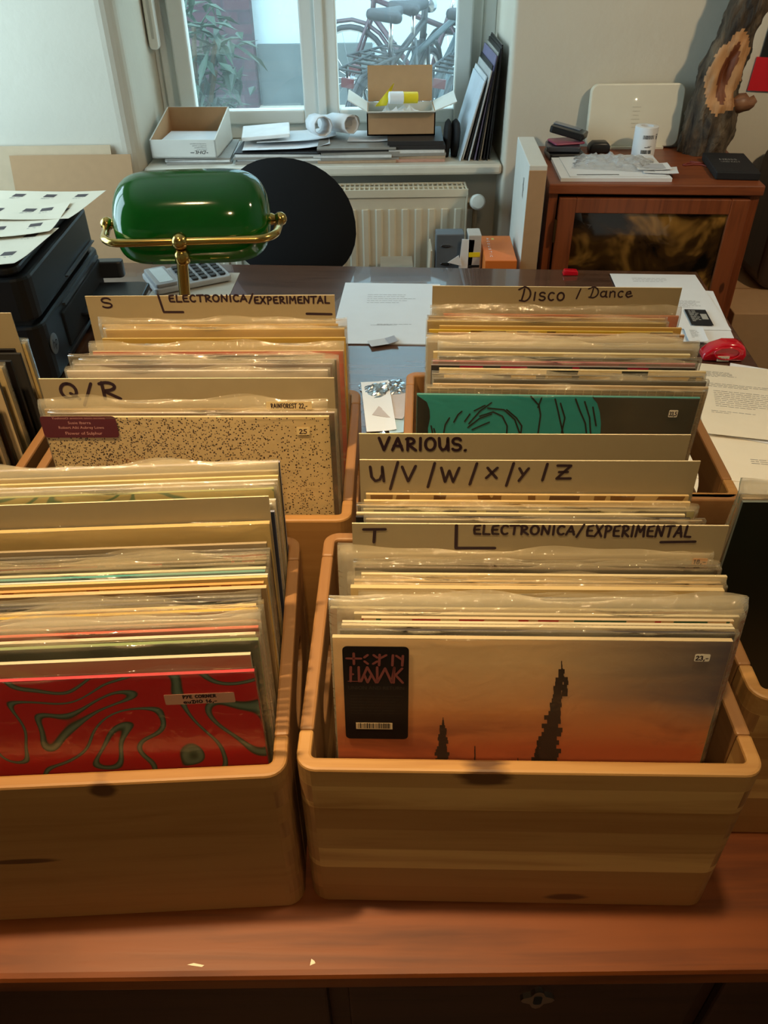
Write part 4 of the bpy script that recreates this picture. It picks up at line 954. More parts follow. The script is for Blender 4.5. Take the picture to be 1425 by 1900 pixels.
m = MB(); m.prism([(p[0], p[1]) for p in rrect(-.42, 0, 0, .46, .03)], .004, .128); m.build('lower_body', BLACKPL, pr, bevel=.006)
m = MB(); m.prism([(p[0], p[1]) for p in rrect(-.42, -.004, .004, .455, .03)], .136, .222); m.build('scanner_body', BLACKPL, pr, bevel=.006)
m = MB(); m.prism([(p[0], p[1]) for p in rrect(-.42, -.02, .01, .40, .025)], .224, .240); m.build('lid', BLACKPL, pr, bevel=.005)
m = MB(); m.box(-.41, -.02, .01, .44, .126, .138); m.build('seam', BLACKMAT, pr)
m = MB(); m.box(-.42, -.02, .405, .458, .218, .236); m.build('feeder', mat('grey_plastic', (66, 70, 74), .35), pr, bevel=.005)
m = MB(); m.box(-.004, .004, .12, .43, .03, .105); m.build('output_slot', BLACKMAT, pr, bevel=.003)
m = MB(); m.box(-.002, .006, .14, .42, .112, .118).box(-.002, .005, .20, .42, .15, .153).box(-.002, .005, .10, .42, .022, .026); m.build('front_strips', mat('satin_grey_plastic', (60, 62, 66), .3), pr)
m = MB(); m.prism([(p[0], p[1]) for p in rrect(-.02, .125, .22, .40, .03)], .052, .060); m.box(.118, .126, .25, .37, .055, .068); m.build('output_tray', BLACKPL, pr, bevel=.003)
m = MB(); m.prism([(p[0], p[1]) for p in rrect(-.01, .055, .42, .45, .01)], .06, .10); m.build('control_wing', mat('satin_grey_plastic2', (52, 54, 58), .3), pr, bevel=.004)
lg = MB(); lg.lathe([(.021, 0), (.021, .0012), (.0195, .0018)], 28, M=Matrix.Translation((0, .042, .074)) @ Matrix.Rotation(math.radians(90), 4, 'Y')); lo_ = lg.build('logo_badge', mat('silver_badge', (150, 150, 150), .35, .6), pr, smooth=True, auto=30)
g = MB(); MX = Matrix.Translation((.0021, .042, .074)) @ Matrix.Rotation(math.radians(90), 4, 'Z')
text(g, 'hp', -.013, .013, -.006, .018, 0, M=MX, shear=.25); g.build('logo_letters', BLACKMAT, lo_)
# sheets on the printer
pz = .785+.2405
def blocks(rows, cols, w, d):
    out = []
    for r_ in range(rows):
        for c_ in range(cols): out.append((.016+c_*w/cols, d-.045-r_*d/rows, .016+c_*w/cols+.026, d-.045-r_*d/rows+.022))
    return out
def lines_under(rows, cols, w, d):
    out = []
    for r_ in range(rows):
        for c_ in range(cols):
            out += para(.016+c_*w/cols, d-.053-r_*d/rows, .030, 2, .004, .0012, r_*7+c_)
    return out
A = math.radians
for i, (x, y, dz, rz, w, d, lb, rw) in enumerate((
    (-.965, 1.455, .0004, A(-4), .297, .21, 'cream printed sheet lowest on the printer lid, at its near edge', 2),
    (-.955, 1.575, .002, A(6), .297, .21, 'printed sheet in the middle of the printer lid, with small grey pictures', 2),
    (-.945, 1.725, .004, A(-6), .297, .21, 'printed sheet farthest back on the printer with two rows of dark squares', 2))):
    o = sheet('printed_sheet', lb, 'paper', w, d, TM(x, y, pz+dz, rz), CREAMP, 1, 'printed sheets on the printer', .02 if i < 2 else .012, blocks(rw, 4, w, d), SHEETB)
    g = MB()
    for (x0, y0, x1, y1) in lines_under(rw, 4, w, d): 
        z_ = .0009+(.02 if i < 2 else .012)*max(0, (x0/w-.55))**2*2+(.02 if i < 2 else .012)*.6*max(0, .35-y0/d)**2*3
        g.add([(x0, y0, z_), (x1, y0, z_), (x1, y1, z_), (x0, y1, z_)], [(0, 1, 2, 3)])
    g.build('caption_lines', GREYPRINT, o)
# cardboard leaning on the wall behind the printer
t = MB(); t.box(0, .36, 0, .004, 0, .70)
o = t.build('cardboard_sheet', BROWNCARD, loc=(-1.10, 2.36, .285), rot=(A(-14), 0, 0)); tag(o, 'tan cardboard sheet leaning on the wall behind the printer, the nearer one', 'cardboard', 'cardboard leaning on the left wall')
t = MB(); t.box(0, .62, 0, .004, 0, .72)
o = t.build('cardboard_sheet', mat('pale_cardboard', (196, 172, 140), .8), loc=(-1.42, 2.385, .285), rot=(A(-13), 0, 0)); tag(o, 'paler cardboard sheet behind the tan one by the left wall', 'cardboard', 'cardboard leaning on the left wall')
sb = thing('side_bench', 'low dark bench standing against the wall behind the printer', 'bench', (-1.45, 2.12, 0))
MB().box(0, .72, 0, .42, .25, .285).build('bench_top', DARKW, sb)
for x in (.02, .66):
    for y in (.02, .36): MB().box(x, x+.04, y, y+.04, 0, .25).build('leg', DARKW, sb)
# ================================================================== ON THE DESK
DZ = .7853
ca = thing('calculator', 'silver pocket calculator with black keys under the green lamp', 'calculator', (-.535, 1.915, DZ), A(27))
m = MB(); m.prism(rrect(-.055, .055, 0, .165, .010), .002, .014); m.build('body', mat('silver_plastic', (176, 178, 180), .35), ca, bevel=.003)
ca.rotation_euler = (0, 0, A(118)); ca.location = (-.41, 2.035, DZ); ca.scale = (1.2, 1.2, 1.2)
m = MB(); m.prism(rrect(-.052, .052, .115, .160, .006), .0142, .022); dsp = m.build('display_housing', mat('grey_silver', (150, 152, 154), .3), ca, bevel=.002)
MB().box(-.042, .042, .122, .150, .0221, .0226).build('display', mat('lcd', (196, 206, 206), .15), dsp)
for r_ in range(5):
    for c_ in range(5): MB().prism(rrect(-.046+c_*.0195, -.0315+c_*.0195, .010+r_*.0198, .023+r_*.0198, .003), .0145, .0185).build('key', BLACKPL, ca, bevel=.001)
o = sheet('desk_pad', 'beige paper pad lying under the calculator', 'pad', .20, .16, TM(-.575, 1.885, DZ, A(-2)), mat('beige_pad', (190, 180, 164), .7), 3)
ca.location.z = DZ+.0018
# papers in the middle
o = sheet('paper_sheet', 'white paper pile on the desk between the two back crates, topmost sheet', 'paper', .23, .34, TM(-.105, 1.61, DZ+.0022, A(-2.5)), PAPER, 1, 'loose papers on the desk', 0, para(.09, .10, .10, 2)+[(.075, .095, .135, .096)]+para(.06, .27, .12, 5, .012), GREYPRINT)
o = sheet('paper_pile', 'thick white paper pile lying under the sheet between the back crates', 'paper', .24, .345, TM(-.115, 1.615, DZ, A(-4)), PAPER, 5, 'loose papers on the desk')
o = sheet('folded_note', 'small folded grey-white note on the desk between the back crates', 'note', .062, .034, TM(-.022, 1.585, DZ+.0035, A(17)), mat('note_paper', (206, 204, 204), .7), 2, None, .01, [(.040, .001, .060, .033)], mat('note_grey', (170, 168, 172), .7))
for (x, y, rz, w, d, n, lb, mt, pr_) in (
    (-.030, 1.24, A(4), .055, .19, 2, 'narrow white card strip lying between the two back crates', PAPER, None),
    (-.020, 1.30, A(-20), .06, .10, 2, 'pinkish grey envelope between the two back crates', mat('grey_pink_paper', (196, 186, 184), .7), None),
    (.012, 1.235, A(6), .05, .07, 3, 'pale blue card lying beside the silver foil between the crates', mat('pale_blue', (178, 206, 220), .35), None)):
    sheet('paper_card', lb, 'paper', w, d, TM(x, y, DZ+.001+.002*(n == 2)+.001*(x > 0), rz), mt, n, None, .006)
def crumple(name, label, cat, loc, sx, sy, h, mt, seed, rz=0, n=16):
    rnd = random.Random(seed); m = MB(); vs = []; fs = []
    for j in range(n+1):
        for i in range(n+1):
            x, y = sx*(i/n-.5), sy*(j/n-.5); e = min(1, 4*min(i, n-i, j, n-j)/n)
            vs.append((x+rnd.gauss(0, sx*.012), y+rnd.gauss(0, sy*.012), .001+h*e*(.45+.55*math.sin(i*1.3+seed)*math.cos(j*1.1))*.5+h*.35*rnd.random()*e+.0003))
    fs = [(j*(n+1)+i, j*(n+1)+i+1, (j+1)*(n+1)+i+1, (j+1)*(n+1)+i) for j in range(n) for i in range(n)]
    m.add(vs, fs); o = m.build(name, mt, loc=loc, rot=(0, 0, rz)); tag(o, label, cat); 
    sd = o.modifiers.new('solid', 'SOLIDIFY'); sd.thickness = .0006; sd.offset = 1
    return o
FOIL = mat('silver_foil', (215, 218, 222), .22, 1.0, var=.03)
crumple('foil_wrapper', 'crumpled silver foil wrapper on the desk between the back crates', 'foil', (.005, 1.40, DZ), .09, .07, .012, FOIL, 4, .3)
crumple('foil_wrapper', 'small striped foil scrap nearest the Various divider', 'foil', (.000, 1.225, DZ), .03, .04, .008, FOIL, 6, .6, 8)
# right-hand papers
for (x, y, rz, w, d, n, z, lb, pr_) in (
    (.565, 1.665, A(-4), .215, .33, 1, .003, 'white printed sheet topmost at the back right of the desk', para(.05, .30, .11, 3, .010)+para(.12, .16, .07, 6, .007)+[(.09, .12, .16, .1206)]),
    (.560, 1.615, A(-9), .21, .297, 4, .0006, 'white paper pile at the right edge of the desk behind the stapler', para(.13, .09, .06, 5, .006)),
    (.575, 1.215, A(-14), .21, .285, 1, .0062, 'cream letter with rows of text lying right of the back right crate', para(.02, .25, .06, 5, .005)+para(.02, .20, .16, 3, .006)+para(.03, .17, .15, 9, .0075)+para(.02, .09, .1, 2, .006)),
    (.600, 1.22, A(-24), .21, .297, 2, .0040, 'white sheet lying under the cream letter at the desk edge', para(.16, .25, .04, 5, .005)),
    (.520, 1.085, A(-10), .21, .297, 2, .0026, 'cream sheet lying second under the letter near the crate', para(.10, .07, .09, 3, .006)),
    (.505, 1.045, A(-6), .22, .297, 6, .0001, 'lowest thick cream paper pile overhanging the desk front', None)):
    sheet('paper_sheet' if n < 4 else 'paper_pile', lb, 'paper', w, d, TM(x, y, DZ+z, rz), CREAMP if y < 1.3 and x < .6 else PAPER, n, 'papers at the right of the desk', .012 if 'letter with' in lb else 0, pr_)
tk = sheet('ticket', 'small black printed card on the papers beside the Disco divider', 'card', .048, .085, TM(.698, 1.675, DZ+.006, A(-6)), BLACKMAT, 2, None, 0, para(.006, .075, .022, 9, .007, .003, 4)+[(.030, .03, .044, .06)], mat('pale_print', (170, 168, 160), .7))
sheet('price_tag', 'white paper tag with print beside the black card', 'tag', .040, .075, TM(.664, 1.585, DZ+.007, A(-8)), PAPER, 2, None, .008, para(.010, .06, .02, 7, .006))
st = thing('tape_dispenser', 'glossy red plastic tape dispenser with a white label on the desk', 'tape dispenser', (.712, 1.522, DZ), A(-4))
REDP = mat('red_plastic', (200, 14, 34), .15, coat=.5)
m = MB(); m.prism([(-.042, 0), (.042, 0), (.046, .014), (.040, .032), (.024, .040), (-.004, .040), (-.028, .030), (-.044, .014)], -.018, .018, axis='y'); m.build('body', REDP, st, bevel=.008, bseg=4, smooth=True)
k = MB(); k.tube([(.004+.026*math.cos(a), -.0195, .020+.013*math.sin(a)) for a in [i*.35 for i in range(18)]], .0022, 6, closed=True); k.build('moulded_ring', REDP, st, smooth=True)
lb_ = MB(); lb_.box(-.014, .010, -.0205, -.0185, .003, .014); lo2 = lb_.build('label', STICK, st)
g = MB(); text(g, 'Print', -.011, .007, .006, .006, -.0207); g.build('label_print', BLACKMAT, lo2)
t = MB(); t.prism([(-.02, 0), (.02, 0), (.018, .012), (-.016, .014)], -.01, .01, axis='y'); tag(t.build('red_clip', REDP, loc=(.487, 2.0, DZ), bevel=.003), 'small red plastic clip at the back edge of the desk behind the Disco divider', 'clip')
# ================================================================== CHAIR
ch = thing('office_chair', 'black office chair with an oval back between desk and radiator', 'chair', (-.258, 2.28, 0), A(-6))
CHB = mat('black_fabric', (6, 6, 7), .95, var=.2, scale=300)
m = MB(); vs = []; fs = []; n, k = 36, 8
for side in (0, 1):
    for j in range(k+1):
        r = j/k
        for i in range(n):
            a = 2*math.pi*i/n; ca_, sa = math.cos(a), math.sin(a)
            x = .185*r*math.copysign(abs(ca_)**.92, ca_)*(1.01-.05*sa); z = .172*r*math.copysign(abs(sa)**.92, sa)
            x += -.06*z; y = (-.012 if side == 0 else .03)*(1-r**4)+.5*x*x
            vs.append((x, y, .838+z))
for side in (0, 1):
    b = side*(k+1)*n
    for j in range(k):
        for i in range(n): fs.append((b+j*n+i, b+j*n+(i+1) % n, b+(j+1)*n+(i+1) % n, b+(j+1)*n+i))
m.add(vs, fs); m.build('backrest', CHB, ch, smooth=True)
m = MB(); m.prism([(p[0], p[1]) for p in rrect(-.22, .22, -.42, .0, .10)], .42, .48); m.build('seat', CHB, ch, bevel=.02, bseg=3)
MB().tube([(0, .03, .70), (0, .06, .55), (0, .0, .43), (0, -.1, .40)], .018, 8).build('back_bracket', BLACKPL, ch, smooth=True)
MB().tube([(0, -.2, .08), (0, -.2, .42)], .025, 12).build('gas_post', BLACKPL, ch, smooth=True)
for q in range(5):
    a = q*2*math.pi/5+.3; e_ = (.20*math.cos(a), -.2+.20*math.sin(a), .07); lgo = MB().tube([(0, -.2, .10), e_], .018, 8).build('base_leg', BLACKPL, ch)
    MB().tube([(e_[0]-.012, e_[1], .028), (e_[0]+.012, e_[1], .028)], .0275, 12).build('caster', BLACKPL, lgo)
# ================================================================== WINDOW SILL
SZ = .9155
LAB = mat('mixed_paper', (200, 196, 188), .7, var=.12, scale=90)
def stack(x, y, w, d, z0, items, lab, cat='magazine', name='magazine', grp=None):
    z = z0
    for i, (th, col, rz, ox) in enumerate(items):
        m = MB(); m.box(-w/2, w/2, -d/2, d/2, 0, th, 0)
        o = m.build(name, mat('cover_%d_%d_%d' % col, col, .5, var=.1, scale=60), loc=(x+ox, y+abs(ox)*.3, z), rot=(0, 0, rz), bevel=.0006)
        tag(o, '%s, %s from the bottom of %s' % (lab[0] % COLN.get(col, 'pale'), ['first', 'second', 'third', 'fourth', 'fifth', 'sixth', 'seventh', 'eighth'][i], lab[1]), cat, grp); z += th+.0002
    return z
WH_, GR_, DK_, TN_, PK_ = (222, 222, 218), (150, 146, 138), (44, 42, 42), (176, 150, 122), (196, 150, 130)
COLN = {WH_: 'white', GR_: 'grey', DK_: 'dark', TN_: 'tan', PK_: 'pinkish'}
zA = stack(-.56, 2.72, .20, .24, SZ, [(.006, GR_, .05, 0), (.006, WH_, -.03, .004), (.005, GR_, .02, 0)], ('%s magazine', 'the pile under the white carton'), grp='magazines on the window sill')
zB = stack(-.315, 2.705, .26, .22, SZ, [(.007, GR_, .02, 0), (.006, WH_, -.02, .01), (.006, GR_, .03, -.006), (.007, WH_, 0, .004), (.004, DK_, -.05, .006)], ('%s magazine', 'the pile in the middle of the sill'), grp='magazines on the window sill')
zC = stack(-.07, 2.70, .24, .22, SZ, [(.008, TN_, .0, 0), (.007, GR_, .03, .006), (.008, WH_, -.03, -.01), (.008, GR_, .01, .01), (.006, DK_, .04, -.005), (.006, GR_, .0, .0)], ('%s magazine', 'the pile left of the brown carton'), grp='magazines on the window sill')
zD = stack(.115, 2.695, .17, .20, SZ, [(.009, PK_, .0, 0), (.008, TN_, -.03, .004), (.008, GR_, .03, 0), (.010, WH_, .02, -.004), (.012, DK_, 0, 0), (.012, DK_, -.02, -.004)], ('%s magazine', 'the pile under the brown carton'), grp='magazines on the window sill')
sheet('paper_sheet', 'white curled sheet on the middle magazine pile by the window', 'paper', .27, .16, TM(-.42, 2.60, zB+.001, A(4)), PAPER, 1, 'papers on the window sill', .03)
sheet('paper_sheet', 'second white sheet lying askew on the middle magazine pile', 'paper', .25, .17, TM(-.38, 2.66, zB+.009, A(7)), PAPER, 2, 'papers on the window sill', .03)
o = MB().box(-.075, .075, -.065, .065, 0, .012).build('envelope', mat('bright_paper', (236, 236, 234), .5), loc=(-.36, 2.75, zB+.022), rot=(A(3), A(-3), A(5)), bevel=.003); tag(o, 'thick white padded envelope on top of the middle pile by the window', 'envelope')
sheet('paper_sheet', 'white sheet lying between the paper rolls and the brown carton', 'paper', .13, .15, TM(-.10, 2.66, zC+.001, A(-3)), PAPER, 2, 'papers on the window sill', .008)
for i, (x, y, z, rz, L, r, lb) in enumerate(((-.205, 2.735, zC+.040, 1.9, .11, .030, 'left roll of white paper on the sill papers'), (-.15, 2.76, zC+.038, 2.15, .12, .028, 'right roll of white paper beside the mullion'), (-.185, 2.80, zC+.030, 2.5, .14, .022, 'thin roll of white paper behind the other two rolls'))):
    m = MB(); sp_ = [(r*(1-.05*q/9)*math.cos(q*.7), r*(1-.05*q/9)*math.sin(q*.7)) for q in range(20)]
    vs = [(0, p[0], p[1]) for p in sp_]+[(L, p[0], p[1]) for p in sp_]; m.add(vs, [(q, q+1, 21+q, 20+q) for q in range(19)])
    o = m.build('paper_roll', mat('roll_paper', (226, 228, 230), .6), loc=(x, y, z), rot=(0, A(-6), rz+math.pi), smooth=True); sd = o.modifiers.new('solid', 'SOLIDIFY'); sd.thickness = .001
    tag(o, lb, 'paper roll', 'paper rolls on the window sill')
# white carton with brown inside
def carton(name, label, M, w, d, h, out, inn, flaps=(), hb=None):
    t = thing(name, label, 'box'); t.matrix_world = M; T = .004; hb = hb or h
    def wall(nm, pts, dirv):
        m = MB(); n_ = Vector(dirv)
        q = [Vector(p) for p in pts]; m.add(q+[p+n_*T for p in q], [(0, 1, 2, 3), (7, 6, 5, 4), (0, 4, 5, 1), (1, 5, 6, 2), (2, 6, 7, 3), (3, 7, 4, 0)]); m.mi = [0, 1, 0, 0, 0, 0]
        return m.build(nm, [out, inn], t)
    wall('bottom', [(0, 0, 0), (w, 0, 0), (w, d, 0), (0, d, 0)], (0, 0, 1))
    wall('front_wall', [(0, 0, 0), (w, 0, 0), (w, 0, h), (0, 0, h)], (0, 1, 0))
    wall('back_wall', [(0, d, 0), (w, d, 0), (w, d, hb), (0, d, hb)], (0, -1, 0))
    wall('side_wall', [(0, 0, 0), (0, d, 0), (0, d, hb), (0, 0, h)], (1, 0, 0))
    wall('side_wall', [(w, 0, 0), (w, d, 0), (w, d, hb), (w, 0, h)], (-1, 0, 0))
    for pts, dv in flaps: wall('flap', pts, dv)
    return t
WCARD = mat('white_cardboard', (214, 212, 202), .7, var=.03)
wc = carton('carton', 'open white carton with brown inside and black logo at the left of the sill', TM(-.695, 2.600, zA+.002, A(-3)), .20, .24, .052, WCARD, BROWNCARD, (), .098)
MB().box(.012, .188, .03, .20, .03, .034).build('folded_sheet', PAPER, wc)
g = MB(); MXr = Matrix.Translation((.168, -.0005, .016)) @ Matrix.Rotation(math.pi, 4, 'Y')
text(g, 'DHL', 0, .034, -.006, .010, 0, M=MXr, shear=.35); g.add([(-.006, 0, -.001), (-.001, 0, -.001), (-.001, 0, .001), (-.006, 0, .001)], [(0, 1, 2, 3)], 0, MXr); g.add([(.036, 0, -.001), (.048, 0, -.001), (.048, 0, .001), (.036, 0, .001)], [(0, 1, 2, 3)], 0, MXr)
g.build('logo', BLACKMAT, wc)
g = MB()
for q in range(4): text(g, 'Versandkarton geprueft', 0, .05-.006*q, .012+q*.0055-.026, .0026, 0, M=Matrix.Translation((.172, -.0005, .044)) @ Matrix.Rotation(math.pi, 4, 'Y') @ Matrix.Translation((0, 0, .016)))
g.build('small_print', GREYPRINT, wc)
bcar = carton('carton', 'open brown carton with flaps and yellow paper inside on the right of the sill', TM(-.038, 2.665, zD+.001, 0), .210, .155, .066, BROWNCARD, WCARD)
WF = WCARD
def flap(pts, nm='flap', m2=(BROWNCARD, WCARD), th=.003):
    q = [Vector(p) for p in pts]; n_ = (q[1]-q[0]).cross(q[2]-q[0]).normalized()*th; m = MB()
    m.add(q+[p+n_ for p in q], [(0, 1, 2, 3), (7, 6, 5, 4), (0, 4, 5, 1), (1, 5, 6, 2), (2, 6, 7, 3), (3, 7, 4, 0)]); m.mi = [0, 1, 0, 0, 0, 0]
    return m.build(nm, list(m2), bcar)
flap([(.003, .153, .068), (.207, .153, .068), (.207, .178, .166), (.003, .178, .166)], m2=(BROWNCARD, BROWNCARD))
flap([(.002, -.001, .066), (.208, -.001, .066), (.208, -.028, .074), (.002, -.028, .074)], m2=(WCARD, WCARD))
flap([(.0, .004, .066), (.0, .150, .066), (-.058, .150, .102), (-.058, .02, .096)], m2=(WCARD, WCARD))
flap([(.21, .150, .066), (.21, .004, .066), (.275, .004, .090), (.275, .145, .096)], m2=(WCARD, WCARD))
YP = mat('yellow_paper', (232, 206, 20), .6, var=.08)
bz = zD+.04
def roll(name, label, loc, rot, L, r0, mts, n=22):
    m = MB(); m.lathe([(r0*.72, 0), (r0, .001), (r0*1.02, L*.7), (r0*1.04, L), (r0*.8, L), (r0*.70, L*.8)], n); o = m.build(name, mts, loc=loc, rot=rot, smooth=True, auto=40); return o
o = roll('paper_roll', '', (.120, 2.745, bz+.052), (0, A(-88), A(10)), .055, .016, [YP]); tag(o, 'yellow and white rolled paper lying in the brown carton', 'paper roll')
o2 = MB().lathe([(.014, 0), (.0175, .002), (.0172, .045), (.013, .046)], 20).build('white_end', PAPER, o, loc=(0, 0, .045), smooth=True, auto=40)
m = MB(); m.add([(0, 0, 0), (.03, .002, .01), (.058, .010, .062), (.05, .015, .05), (.02, .02, .012), (.035, -.008, .004)], [(0, 1, 2), (0, 2, 3), (0, 3, 4), (0, 5, 1), (1, 5, 2)])
o = m.build('yellow_wrapper', YP, loc=(-.012, 2.74, bz+.03), smooth=True); sd = o.modifiers.new('solid', 'SOLIDIFY'); sd.thickness = .002; tag(o, 'pointed yellow paper scrap sticking up at the left in the brown carton', 'wrapper')
crumple('packing_paper', 'crumpled white packing paper filling the brown carton', 'paper', (.066, 2.74, bz-.010), .17, .12, .05, PAPER, 9)
# black glossy pouches and leaning sleeves at the right end
for i, (x, lb) in enumerate(((.208, 'left black pouch standing by the leaning sleeves'), (.232, 'right black pouch standing by the leaning sleeves'))):
    m = MB(); m.lathe([(.008, 0), (.012, .03), (.013, .075), (.010, .095), (.003, .105)], 14); o = m.build('pouch', BLACKMAT, loc=(x, 2.66, SZ+.002), rot=(0, A(2), .3*i), smooth=True); o.scale = (1.0, 2.2, 1.0); tag(o, lb, 'pouch', 'black pouches on the window sill')
cols = [((206, 220, 230), 'milky plastic-covered'), ((214, 220, 222), 'white'), ((40, 38, 36), 'dark'), ((190, 192, 190), 'pale grey'), ((20, 20, 22), 'black'), ((120, 116, 150), 'bluish violet'), ((30, 28, 28), 'black'), ((170, 168, 160), 'grey'), ((16, 16, 18), 'black'), ((24, 22, 22), 'black'), ((18, 18, 20), 'black')]
for i, (c_, nm) in enumerate(cols):
    f = i/(len(cols)-1); xb = .250+f*.092; lean = A(16-13*f); hgt = [.225, .235, .20, .25, .26, .285, .27, .29, .30, .305, .308][i]
    m = MB(); m.box(0, .004, 0, .27 if i > 1 else .24, 0, hgt); o = m.build('leaning_sleeve', mat('slv_%d_%d_%d' % c_, c_, .35, var=.08), loc=(xb-.005, 2.60+.008*((i*5) % 3), SZ+.001), rot=(0, lean, A(2-2*f)), bevel=.0006)
    tag(o, '%s record sleeve leaning at the right end of the sill, %s from the left' % (nm, ordn(i) if i else 'first'), 'record sleeve', 'sleeves leaning at the window')
# ================================================================== BESIDE AND ON THE CABINET
mb_ = thing('mailer_box', 'tall flat white mailer box with a brown edge standing left of the cabinet', 'box', (.378, 2.125, .5205), A(-2.5))
MB().box(0, .046, .003, .31, 0, .50).build('box_body', WCARD, mb_, bevel=.002)
MB().box(.001, .045, 0, .003, .002, .488).build('box_end', BROWNCARD, mb_)
g = MB()
for st_ in ([(0, 0), (.01, .05)], [(.012, .0), (-.006, .045)], [(-.004, .03), (.014, .02)]): g.stroke([(.03+a*1.2, .40+b) for a, b in st_], .0018, 0)
o = g.build('pen_mark', INK, mb_, loc=(-.0004, .06, 0), rot=(0, 0, A(-90))); o.location = (-.0006, .12, 0)
bn = thing('ring_binder', 'grey ring binder with two metal slots standing on the low shelf', 'binder', (.153, 2.20, .5205), 0)
m = MB(); m.box(0, .078, 0, .05, 0, .305); m.build('cover', mat('binder_grey', (92, 98, 104), .55), bn, bevel=.003)
for z in (.235, .285): MB().tube([(.028+.013*math.cos(a), -.001, z-.012+.003*math.sin(a)) for a in [i*.5236 for i in range(12)]], .0016, 6, closed=True).build('metal_slot', CHROME, bn)
o = MB().box(0, .035, 0, .003, 0, .295).build('paper_sheet', PAPER, loc=(.203, 2.19, .5205), rot=(0, A(4), 0)); tag(o, 'white sheet standing in front of the grey ring binder', 'paper', 'papers on the low shelf')
o = MB().prism([(0, 0), (.03, .02), (.04, -.01)], 0, .002, axis='y').build('paper_scrap', PAPER, loc=(.186, 2.185, .755)); tag(o, 'white pointed paper scrap stuck on the grey binder', 'paper', 'papers on the low shelf'); o.location.z = .752
fx = thing('file_box', 'narrow grey-white file box with a yellow strip beside the ring binder', 'box', (.241, 2.19, .5205), 0)
MB().box(0, .036, 0, .06, 0, .305).build('box_body', mat('file_grey', (186, 180, 172), .7), fx, bevel=.002)
MB().box(.003, .034, -.001, .0, .245, .258).build('yellow_strip', YP, fx); MB().box(.004, .034, -.001, .0, .215, .222).build('dark_strip', BLACKMAT, fx)
ob = thing('orange_box', 'bright orange flat box with small white lettering beside the mailer box', 'box', (.281, 2.115, .5205), A(-2))
ORM = mat('orange_card', (222, 116, 44), .5, var=.04); m = MB(); m.box(0, .086, 0, .20, 0, .262); m.build('box_body', ORM, ob, bevel=.002)
g = MB(); hand(g, 'ACOUSTIC', .0, .15, 0, .006, .0007, 0, gap=.5); MXo = Matrix.Translation((.016, .175, .2632)) @ Matrix.Rotation(A(-90), 4, 'Z') @ Matrix.Rotation(A(-90), 4, 'X')
g2 = MB(); g2.add([tuple(MXo @ Vector(v)) for v in g.v], g.f); g2.build('lettering', PAPER, ob)
MB().box(.030, .037, .165, .177, .262, .2625).build('small_emblem', mat('emblem', (220, 206, 120), .5), ob)
o = MB().box(0, .004, 0, .10, 0, .26).build('folder_sheet', mat('tan_folder', (196, 176, 150), .7), loc=(.130, 2.20, .5205), rot=(0, A(2), 0)); tag(o, 'thin tan folder standing at the left end of the low shelf', 'folder')
bx = thing('dark_box', 'dark box with a pale lid standing on the floor before the radiator', 'box', (.0, 2.36, 0), 0)
MB().box(0, .095, 0, .10, 0, .64).build('box_body', BLACKMAT, bx); MB().box(-.002, .097, -.002, .102, .64, .672).build('lid', mat('pale_lid', (176, 170, 156), .7), bx)
# --- on top
CT = .9703
sheet('paper_pile', 'white paper pile at the left front of the cabinet top', 'paper', .285, .235, TM(.470, 2.165, CT, A(-3)), PAPER, 22, 'papers on the cabinet', 0)
o = sheet('paper_sheet', 'white sheet with a dark line on top of the cabinet pile', 'paper', .25, .20, TM(.495, 2.175, CT+.0092, A(-2)), PAPER, 2, 'papers on the cabinet', .0, [(.02, .012, .13, .018)], BLACKMAT)
crumple('plastic_bag', 'crumpled clear plastic bag on the white papers on the cabinet', 'plastic bag', (.635, 2.29, CT+.011),   0.21, .14, .028, BAG, 12, -.25, 20)
for i, (x, y, rz, lb) in enumerate(((.690, 2.19, A(-12), 'small white card lying under another at the front of the cabinet'), (.680, 2.21, A(-5), 'small white card with grey field topmost on the cabinet papers'))):
    sheet('small_card', lb, 'card', .088, .066, TM(x, y, CT+.0115+.003*i, rz), PAPER, 3, 'small cards on the cabinet', .006, [(.010, .008, .074, .058), ] if i else None, mat('card_grey', (190, 192, 198), .7))
rl = thing('label_roll', 'standing roll of white barcode labels on the cabinet', 'label roll', (.748, 2.415, CT), A(8))
m = MB(); m.lathe([(.012, .004), (.0315, 0), (.0318, .078), (.031, .0785), (.0175, .079), (.0165, .045)], 32); m.build('roll', PAPER, rl, smooth=True, auto=40)
g = MB()
def on_cyl(x0, x1, z0, z1, r=.0322, n=4):
    for q in range(n):
        a, b = (x0+(x1-x0)*q/n)/r, (x0+(x1-x0)*(q+1)/n)/r
        g.add([(r*math.sin(a), -r*math.cos(a), z0), (r*math.sin(b), -r*math.cos(b), z0), (r*math.sin(b), -r*math.cos(b), z1), (r*math.sin(a), -r*math.cos(a), z1)], [(0, 1, 2, 3)])
random.seed(5)
for z0 in (.012, .050):
    x = -.020
    while x < .010: w_ = random.choice((.0008, .0012, .002)); on_cyl(x, x+w_, z0, z0+.010, n=1); x += w_+random.choice((.0008, .0014))
on_cyl(-.012, .004, .028, .0295); on_cyl(-.004, .008, .031, .032)
for x0, x1, z0, z1 in ((.0185, .0200, .048, .062), (.0200, .025, .0605, .062), (.0200, .025, .054, .0555), (.0245, .026, .0555, .061), (.0235, .026, .048, .0545)): on_cyl(x0, x1, z0, z1, n=1)
g.build('barcode_print', BLACKMAT, rl)
rtm = mat('router_white', (226, 218, 196), .35, var=.02)
ro = thing('router', 'large white rounded router panel standing upright against the wall on the cabinet', 'router', (.738, 2.50, CT), A(-1))
m = MB(); m.prism(rrect(-.134, .134, .004, .168, .022, 6), 0, .022, axis='y'); m.build('housing', rtm, ro, bevel=.004, rot=(A(-7), 0, 0))
